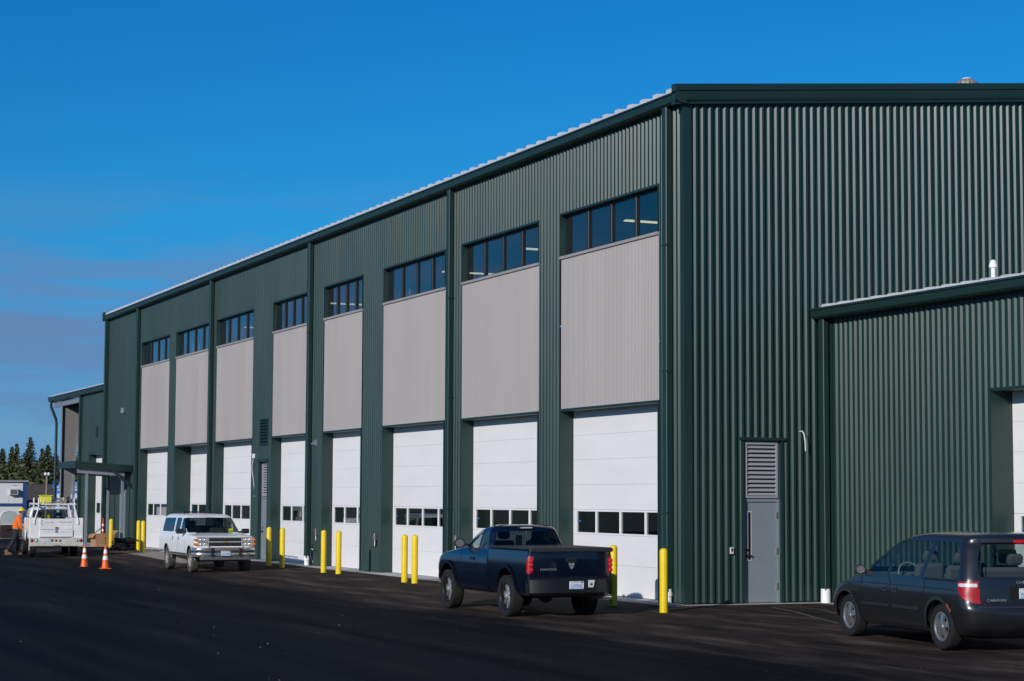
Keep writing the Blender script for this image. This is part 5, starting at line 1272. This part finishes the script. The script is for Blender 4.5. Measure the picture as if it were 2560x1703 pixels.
# ---------------------------------------------------------------- bollards
def bollard_mesh():
    b = MB(); R_ = .083; H = 1.27; pr = [(R_, 0)] + [(R_, H - .07)] + [(R_ * math.cos(a), H - .07 + .07 * math.sin(a)) for a in np.linspace(0, math.pi / 2, 7)[1:]]
    b.lathe(pr, n=26); return b.mesh('bollard', YELLOW, 50)
bme = bollard_mesh()
BL = [((1.85, -1.52), 'yellow steel bollard by itself in front of the hall corner'),
      ((-.64, -1.37), 'yellow steel bollard half hidden behind the blue pickup tailgate'),
      ((-12.05, -1.43), 'yellow bollard closest to the blue pickup nose, one of a close pair'),
      ((-12.75, -1.45), 'yellow bollard of the close pair beside pickup, farther from pickup'),
      ((-18.55, -1.32), 'yellow bollard in front of the white door that shows orange machinery inside'),
      ((-19.75, -1.38), 'yellow bollard before the green pier beside the looped white conduit'),
      ((-24.1, -1.32), 'yellow bollard second from the white SUV, beside the one before the grey door'),
      ((-25.7, -1.28), 'yellow bollard in front of the grey louvred door beside the white SUV'),
      ((-43.2, -1.33), 'yellow bollard next to the cable heap, closer to the white SUV'),
      ((-44.1, -1.31), 'yellow bollard behind the cable heap, close twin of its neighbour'),
      ((-49.5, -1.28), 'yellow bollard standing in front of the cardboard box')]
for i, ((x, y), lb) in enumerate(BL):
    o = link('bollard', bme, None, (x, y, gz(y) - .01)); tag(o, lb, 'bollard', 'yellow bollards along the hall doors')

# ---------------------------------------------------------------- cones and clutter
ORN = mat('cone_orange', (.85, .13, .01), rough=.45, var=.06, vscale=10); CWH = mat('cone_white', (.80, .80, .78), rough=.4)
def cone(loc, label, base_m, h=.74):
    c = tag(empty('traffic_cone', loc), label, 'cone', 'traffic cones on the asphalt')
    r = lambda z: .125 - (.125 - .028) * z / h
    MB().lathe([(r(0.03), .03), (r(h), h), (r(h) - .012, h), (r(h) - .014, h - .05)], n=24).build('cone_body', ORN, c, smooth=50)
    for z0, z1 in ((.30, .42), (.50, .63)): MB().lathe([(r(z0) + .001, z0), (r(z0) + .003, z0 + .002), (r(z1) + .003, z1 - .002), (r(z1) + .001, z1)], n=24).build('white_collar', CWH, c, smooth=50)
    MB().cbox(-.17, .17, -.17, .17, 0, .032, .015).build('base', base_m, c)
cone((-29.0, -6.60, -.128), 'orange traffic cone with black base beside the truck', BLACKP)
cone((-27.4, -6.25, -.128), 'orange traffic cone with orange base nearer the white SUV', ORN, .74)
dl = tag(empty('delineator', (-53.6, -.75, .012)), 'slim red delineator post with white band behind the cardboard box', 'delineator')
RDM = mat('delineator_red', (.70, .03, .015), rough=.5)
MB().lathe([(.07, 0.02), (.05, .3), (.045, .8), (.04, 1.0), (.02, 1.22), (0, 1.23)], n=16).build('post', RDM, dl, smooth=50); MB().lathe([(.0505, .62), (.049, .72)], n=16).build('white_band', CWH, dl); MB().lathe([(.048, .86), (.046, .95)], n=16).build('white_band', CWH, dl); MB().cbox(-.16, .16, -.16, .16, 0, .04, .01).build('base', BLACKP, dl)
tp = MB(); P_ = [(-53.6, -.75, .80), (-52.9, -1.3, .52), (-52.0, -1.9, .42), (-51.3, -2.05, .62)]; V = []
for i, q in enumerate(P_ + [(-51.26, -2.08, .75)]): V += [q, (q[0], q[1], q[2] + .06)]
tp.add(V, [(2 * i, 2 * i + 1, 2 * i + 3, 2 * i + 2) for i in range(4)]); tag(tp.build('caution_tape', mat('tape_yellow', (.75, .65, .03), rough=.5)), 'yellow caution tape sagging between red delineator and canopy post', 'tape')
CARD = mat('cardboard', (.36, .19, .09), rough=.9, var=.12, vscale=5)
bx = tag(empty('cardboard_box', (-51.0, -1.30, .012), math.radians(8)), 'open brown cardboard box with arrow mark under the canopy', 'box')
b = MB(); t = .012; W2, D2, H2 = .34, .44, .56
b.box(-W2, W2, -D2, -D2 + t, 0, H2); b.box(-W2, W2, D2 - t, D2, 0, H2); b.box(-W2, -W2 + t, -D2 + t, D2 - t, 0, H2); b.box(W2 - t, W2, -D2 + t, D2 - t, 0, H2); b.box(-W2 + t, W2 - t, -D2 + t, D2 - t, 0, t); b.build('carton', CARD, bx)
for sgn in (-1, 1):
    f = MB(); f.add([(-W2, D2 * sgn, H2), (W2, D2 * sgn, H2), (W2, (D2 + .16) * sgn, H2 + (.14 if sgn > 0 else -.18)), (-W2, (D2 + .16) * sgn, H2 + (.14 if sgn > 0 else -.18))], [(0, 1, 2, 3)]); f.build('flap', CARD, bx)
m_ = MB(); m_.box(W2 + .001, W2 + .003, -.01, .01, .16, .38); m_.box(W2 + .001, W2 + .003, -.06, .06, .36, .39); m_.box(W2 + .001, W2 + .003, -.07, .07, .12, .135); m_.build('print_mark', mat('print_brown', (.08, .04, .02)), bx)
# cable heap
ch = tag(empty('cable_heap', (-44.9, -1.62, -.02)), 'tangled heap of black cable and yellow hose on a plank', 'cable'); rc = random.Random(5)
CB = mat('cable_black', (.012, .012, .013), rough=.55)
for i in range(32):
    a0 = rc.uniform(0, 6.28); rx = rc.uniform(.28, .48); ry = rc.uniform(.50, .78); z0 = .03 + .47 * rc.random() ** 1.5; tl_ = rc.uniform(-.22, .22); sq = 1 - .95 * z0; rx *= sq; ry *= sq; ox, oy = rc.uniform(-.08, .08), rc.uniform(-.10, .10)
    yel = i in (3, 9, 14, 20)
    sc_ = .75 if yel else 1
    pts = [(ox + sc_ * rx * math.cos(a) * (1 + .12 * math.sin(3 * a + a0)), oy + sc_ * ry * math.sin(a) * (1 + .1 * math.cos(2 * a + a0)), max(.02, z0 * (.6 if yel else 1) + tl_ * .4 * math.sin(a + a0) + .03 * math.sin(5 * a))) for a in np.linspace(0, 6.28, 26, endpoint=False)]
    MB().tube(pts, .024 if not yel else .03, 6, closed=True).build('cable_coil' if not yel else 'hose_coil', CB if not yel else mat('hose_yellow', (.75, .58, .02), rough=.5), ch, smooth=60)
MB().sphere((0, 0, .05), .34, .52, .30, 16, 10).build('cable_core', CB, ch, smooth=60)
MB().tube([(.4, -.5, .3), (.7, -.75, .05), (1.1, -.6, .02), (1.3, -.9, .02)], .02, 6).build('cable_end', CB, ch, smooth=60)
pk_ = MB().cbox(-.75, .75, -.15, .15, 0, .05, .004); o = pk_.build('plank', mat('pine_plank', (.45, .28, .14), rough=.8, var=.2, vscale=6), loc=(-43.3, -2.20, -.045), rot=(0, 0, math.radians(118))); tag(o, 'pale wooden plank lying on asphalt under the cable heap', 'plank')
pq = MB(); PX = [(-45.2, -2.25, -.63), (-42, -2.3, -.7), (-38.2, -2.5, -1.5), (-34, -2.8, -2.0), (-30.2, -3.05, -2.45)]
pq.add([(x, y, gz(y) + .002) for x, y0, y1 in PX for y in (y0, (y0 + y1) / 2, y1)], [(3 * i + k, 3 * i + 3 + k, 3 * i + 4 + k, 3 * i + 1 + k) for i in range(4) for k in range(2)])
tag(pq.build('concrete_patch', mat('sandy_concrete', (.30, .25, .20), rough=.95, var=.3, vscale=1.5)), kind='structure')
sheet('chalk_scuff', [(1.30, 1.22), (2.9, .80), (4.6, .16), (6.3, -.42), (6.32, -.36), (4.63, .24), (2.93, .88), (1.32, 1.30)], .0015, mat('scuff_pale', (.085, .078, .072), rough=.95, var=.4, vscale=6))
sheet('chalk_scuff', [(1.5, 1.76), (2.4, 1.74), (4.0, 1.14), (4.02, 1.20), (2.42, 1.82), (1.5, 1.83)], .0015, mat('scuff_pale', (.085, .078, .072)))

# ---------------------------------------------------------------- equipment inside, seen through the door lights
ORM = mat('machine_orange', (.60, .28, .02), rough=.5, var=.15, vscale=4)
mk = tag(empty('yellow_machine', (-25.6, 1.75, .02)), 'yellow orange machine frame inside the hall behind the door glass', 'machine')
MB().cbox(-.9, .9, -.6, .6, .5, 1.4, .06).build('hood', ORM, mk); MB().cbox(-.75, -.65, -.55, -.45, 1.4, 2.4, .01).build('mast', ORM, mk); MB().cbox(.65, .75, -.55, -.45, 1.4, 2.4, .01).build('mast', ORM, mk); MB().cbox(-.8, .8, -.6, .6, 2.4, 2.5, .02).build('roof', ORM, mk)
for k in range(5): MB().box(-.65, .65, -.52, -.48, 1.5 + k * .17, 1.53 + k * .17).build('grille_bar', BLACKP, mk)
for x in (-.6, .6):
    for y in (-.5, .5): MB().lathe([(0, -.12), (.33, -.12), (.35, -.08), (.35, .08), (.33, .12), (0, .12)], (x, y, .35), 'y', 20).build('wheel', RUBBER, mk, smooth=40)

# ---------------------------------------------------------------- background: site trailer, portable office, house roof, pole
SITEW = mat('site_white', (.68, .68, .67), rough=.5, var=.05, vscale=2); SITEB = mat('site_blue', (.02, .06, .20), rough=.5); BRB = mat('bright_blue', (.02, .16, .55), rough=.5)
tr = tag(empty('site_trailer', (-81.0, .55, 0), math.radians(-2)), 'white site office trailer with blue trim and wall air conditioner', 'trailer')
MB().cbox(-8, 0, -9.5, 0, .55, 3.05, .02).build('shell', SITEW, tr)
MB().box(-8.1, .12, -9.6, .10, 3.05, 3.16).build('roof', mat('trailer_roof', (.25, .25, .25), rough=.7), tr)
MB().box(.002, .03, -.22, .02, .55, 3.05).build('corner_trim', SITEB, tr); MB().box(.002, .025, -9.5, -.22, 1.62, 1.80).build('belt_trim', SITEB, tr)
for k in range(1, 12): MB().box(.002, .008, -.22 - k * .8, -.21 - k * .8, 1.8, 3.05).build('batten', mat('batten_grey', (.5, .5, .5)), tr)
ac = MB().cbox(.01, .28, -1.02, -.50, 2.28, 2.66, .02).build('air_conditioner', mat('ac_beige', (.55, .53, .48), rough=.6), tr); MB().box(.281, .285, -.95, -.57, 2.33, 2.60).build('ac_grille', mat('ac_dark', (.12, .12, .12)), ac)
MB().sphere((.02, -.75, 2.86), .02, .20, .035, 12, 6).build('vent_cover', mat('ac_beige', (.55, .53, .48)), tr)
for y in (-.6, -4, -8.5): MB().box(-.6, -.2, y - .2, y + .2, 0, .55).build('support_block', CONC, tr)
po = tag(empty('portable_office', (-95.5, 4.9, 0), math.radians(-14)), 'white portable office with bright blue fascia behind the tapered column', 'cabin')
MB().cbox(-3.2, 0, 0, 7.0, .3, 2.75, .02).build('shell', SITEW, po)
MB().prism([(-3.35, 2.75), (.15, 2.75), (.15, 2.95), (-.9, 3.22), (-1.6, 3.25), (-2.3, 3.22), (-3.35, 2.95)], -.12, .10, 'y').build('gable_fascia', BRB, po)
MB().prism([(-3.3, 2.76), (.08, 2.76), (.08, 2.9), (-1.6, 3.2), (-3.3, 2.9)], .10, 7.1, 'y').build('roof', mat('office_roof', (.35, .42, .55), rough=.5), po)
MB().box(.002, .03, -.02, .16, .3, 2.75).build('corner_trim', BRB, po); MB().box(.002, .03, .16, 7.0, 2.42, 2.62).build('band', BRB, po)
wd = MB().box(.002, .03, 1.0, 1.7, 1.3, 2.1).build('window', BRB, po); MB().box(.031, .036, 1.08, 1.62, 1.38, 2.02).build('pane', mat('dark_pane', (.01, .011, .012)), wd)
hs = tag(empty('distant_house', (-137.5, 10.4, 0), math.radians(20)), 'far house with brown shingle roof below the trees', 'house')
MB().box(-6, 0, -4, 6, 0, 2.0).build('wall', mat('house_wall', (.16, .14, .12), rough=.9), hs); MB().prism([(-6.6, 1.9), (.6, 1.9), (-3, 3.3)], -4.5, 6.5, 'y').build('roof', mat('brown_shingle', (.10, .075, .062), rough=.95, var=.25, vscale=3), hs)
lp = tag(empty('light_pole', (-115.95, 8.18, 0)), 'short wooden pole with two white flood lamps before the trees', 'light pole')
MB().cyl((0, 0, 0), (0, 0, 3.85), .10, .085, n=10).build('pole', mat('pole_wood', (.22, .17, .13), rough=.9), lp)
for y in (-.12, .12): MB().lathe([(0, .0), (.10, .0), (.13, .12), (.06, .2), (0, .2)], (.05, y, 3.85), n=12).build('flood_lamp', mat('lamp_white', (.8, .8, .8), rough=.4), lp, smooth=50)

# ---------------------------------------------------------------- conifers
def conifer_mesh(seed, H, R_, dens=1.0, base=.06):
    rt = random.Random(seed); fol = MB(); z = H * base
    while z < H * .985:
        t = (z - H * base) / (H * (1 - base)); rad = R_ * ((1 - t) ** .9 * .92 + .08 * (1 - t)) * rt.uniform(.72, 1.15) + .10
        nb = max(4, int((11 - 5 * t) * dens))
        for k in range(nb):
            a = rt.uniform(0, 6.283); ln = rad * rt.uniform(.55, 1.10); droop = rt.uniform(.12, .40) * ln; up = .10 * ln
            n = max(3, int(ln / .34)); ca, sa = math.cos(a), math.sin(a)
            for i in range(n):
                f0 = (i + rt.uniform(.2, .9)) / n; px = f0 * ln; pz = z + up * f0 - droop * f0 * f0
                for q in range(3):
                    s = rt.uniform(.32, .70) * (1.1 - .45 * f0) * (.45 + .55 * min(1, ln / 1.6)); da = rt.uniform(-1.2, 1.2); ex, ey = math.cos(a + da), math.sin(a + da)
                    bx_, by_ = px * ca + rt.uniform(-.15, .15), px * sa + rt.uniform(-.15, .15); dz = rt.uniform(-.40, .05)
                    fol.add([(bx_ - ey * s * .36, by_ + ex * s * .36, pz + .12), (bx_ + ey * s * .36, by_ - ex * s * .36, pz - .10), (bx_ + ex * s, by_ + ey * s, pz + dz)], [(0, 1, 2)], 0 if rt.random() < .55 else 1)
        z += H * .0155 * rt.uniform(.8, 1.2)
    for k in range(14): fol.add([(.12 * math.cos(k), .12 * math.sin(k), H * .93), (-.12 * math.sin(k), .12 * math.cos(k), H * .95), (0, 0, H * (.985 + .02 * (k % 3) / 2))], [(0, 1, 2)])
    return fol.mesh('crown', [mat('needles_dark', (.042, .060, .020), rough=.9, var=.3, vscale=1.5), mat('needles_olive', (.105, .105, .034), rough=.9, var=.3, vscale=1.5)])
BARK = mat('bark', (.10, .075, .055), rough=.95)
cm = [conifer_mesh(1, 15.8, 5.0), conifer_mesh(2, 13.2, 4.2), conifer_mesh(3, 13.6, 3.2, .9), conifer_mesh(4, 11.2, 4.8, 1.1)]
tk = []
for H in (15.0, 12.5, 13, 10.6): tk.append(MB().cyl((0, 0, -1), (0, 0, H), .26, .04, n=8).mesh('trunk', BARK, 60))
CAMP = Vector((36.0174, -19.8998, 2.1976))
TREES = [  # image column (2560 scale), distance, variant, scale, label
    (-24, 445, 3, 1.02, 'dark conifer cut by the left edge of the picture'), (4, 432, 1, .98, 'conifer leaning out over the trailer end at the far left'),
    (27, 452, 2, 1.02, 'thin spiky conifer left of the twin topped one'), (39, 446, 2, 1.06, 'slender spire topped conifer above the trailer air conditioner'),
    (55, 425, 3, .95, 'low bushy conifer filling the gap before the tallest tree'), (73, 440, 0, 1.0, 'tallest conifer with a broad pointed crown above the trees'),
    (92, 424, 3, .90, 'low olive conifer just right of the tallest tree'), (103, 452, 2, .99, 'narrow conifer spire beside the full crowned conifer'), (118, 440, 1, 1.06, 'full crowned conifer above the light pole'),
    (136, 430, 3, 1.06, 'yellowish conifer beside the far downspout'), (158, 446, 1, .92, 'conifer mostly hidden behind the tapered column'), (186, 440, 3, 1.02, 'conifer seen low through the open bay'), (200, 450, 1, 1.05, 'conifer seen through the open bay by the green wall')]
for i, (px, Z, k, s, lb) in enumerate(TREES):
    d = _v + _r2 * ((px - 1280) / 4876.16) + _u2 * ((851.5 - 1243) / 4876.16); q = CAMP + d * Z
    t = tag(empty('conifer_tree', (q.x, q.y, 0), i * 1.7, sc=s), lb, 'tree', 'conifers beyond the site'); link('crown', cm[k], t); link('trunk', tk[k], t)
# dark understorey and the wood that carries on to the left of the picture
wd_ = MB(); rw_ = random.Random(21)
for i in range(26000):
    px = rw_.uniform(-900, 215); Z = rw_.uniform(405, 470); d = _v + _r2 * ((px - 1280) / 4876.16); q = CAMP + d * Z; 
    top = 8.2 + 1.2 * math.sin(px * .13) + .8 * math.sin(px * .31) if px > -40 else 9.0 + 4 * math.sin(px * .09) + 2 * math.sin(px * .031)
    z = rw_.uniform(0, 1) ** 1.05 * top; s = rw_.uniform(.3, .75); a = rw_.uniform(0, 6.28); b_ = rw_.uniform(-.7, .7)
    wd_.add([(q.x + s * math.cos(a), q.y + s * math.sin(a), z + b_ * s), (q.x - s * math.sin(a), q.y + s * math.cos(a), z - b_ * s), (q.x - s * math.cos(a), q.y - s * math.sin(a), z + .6 * s)], [(0, 1, 2)], i % 2)
tag(wd_.build('far_woodland', [MATS['needles_dark'], MATS['needles_olive']]), 'dense dark understorey of the far conifer wood', 'woodland', kind='stuff')
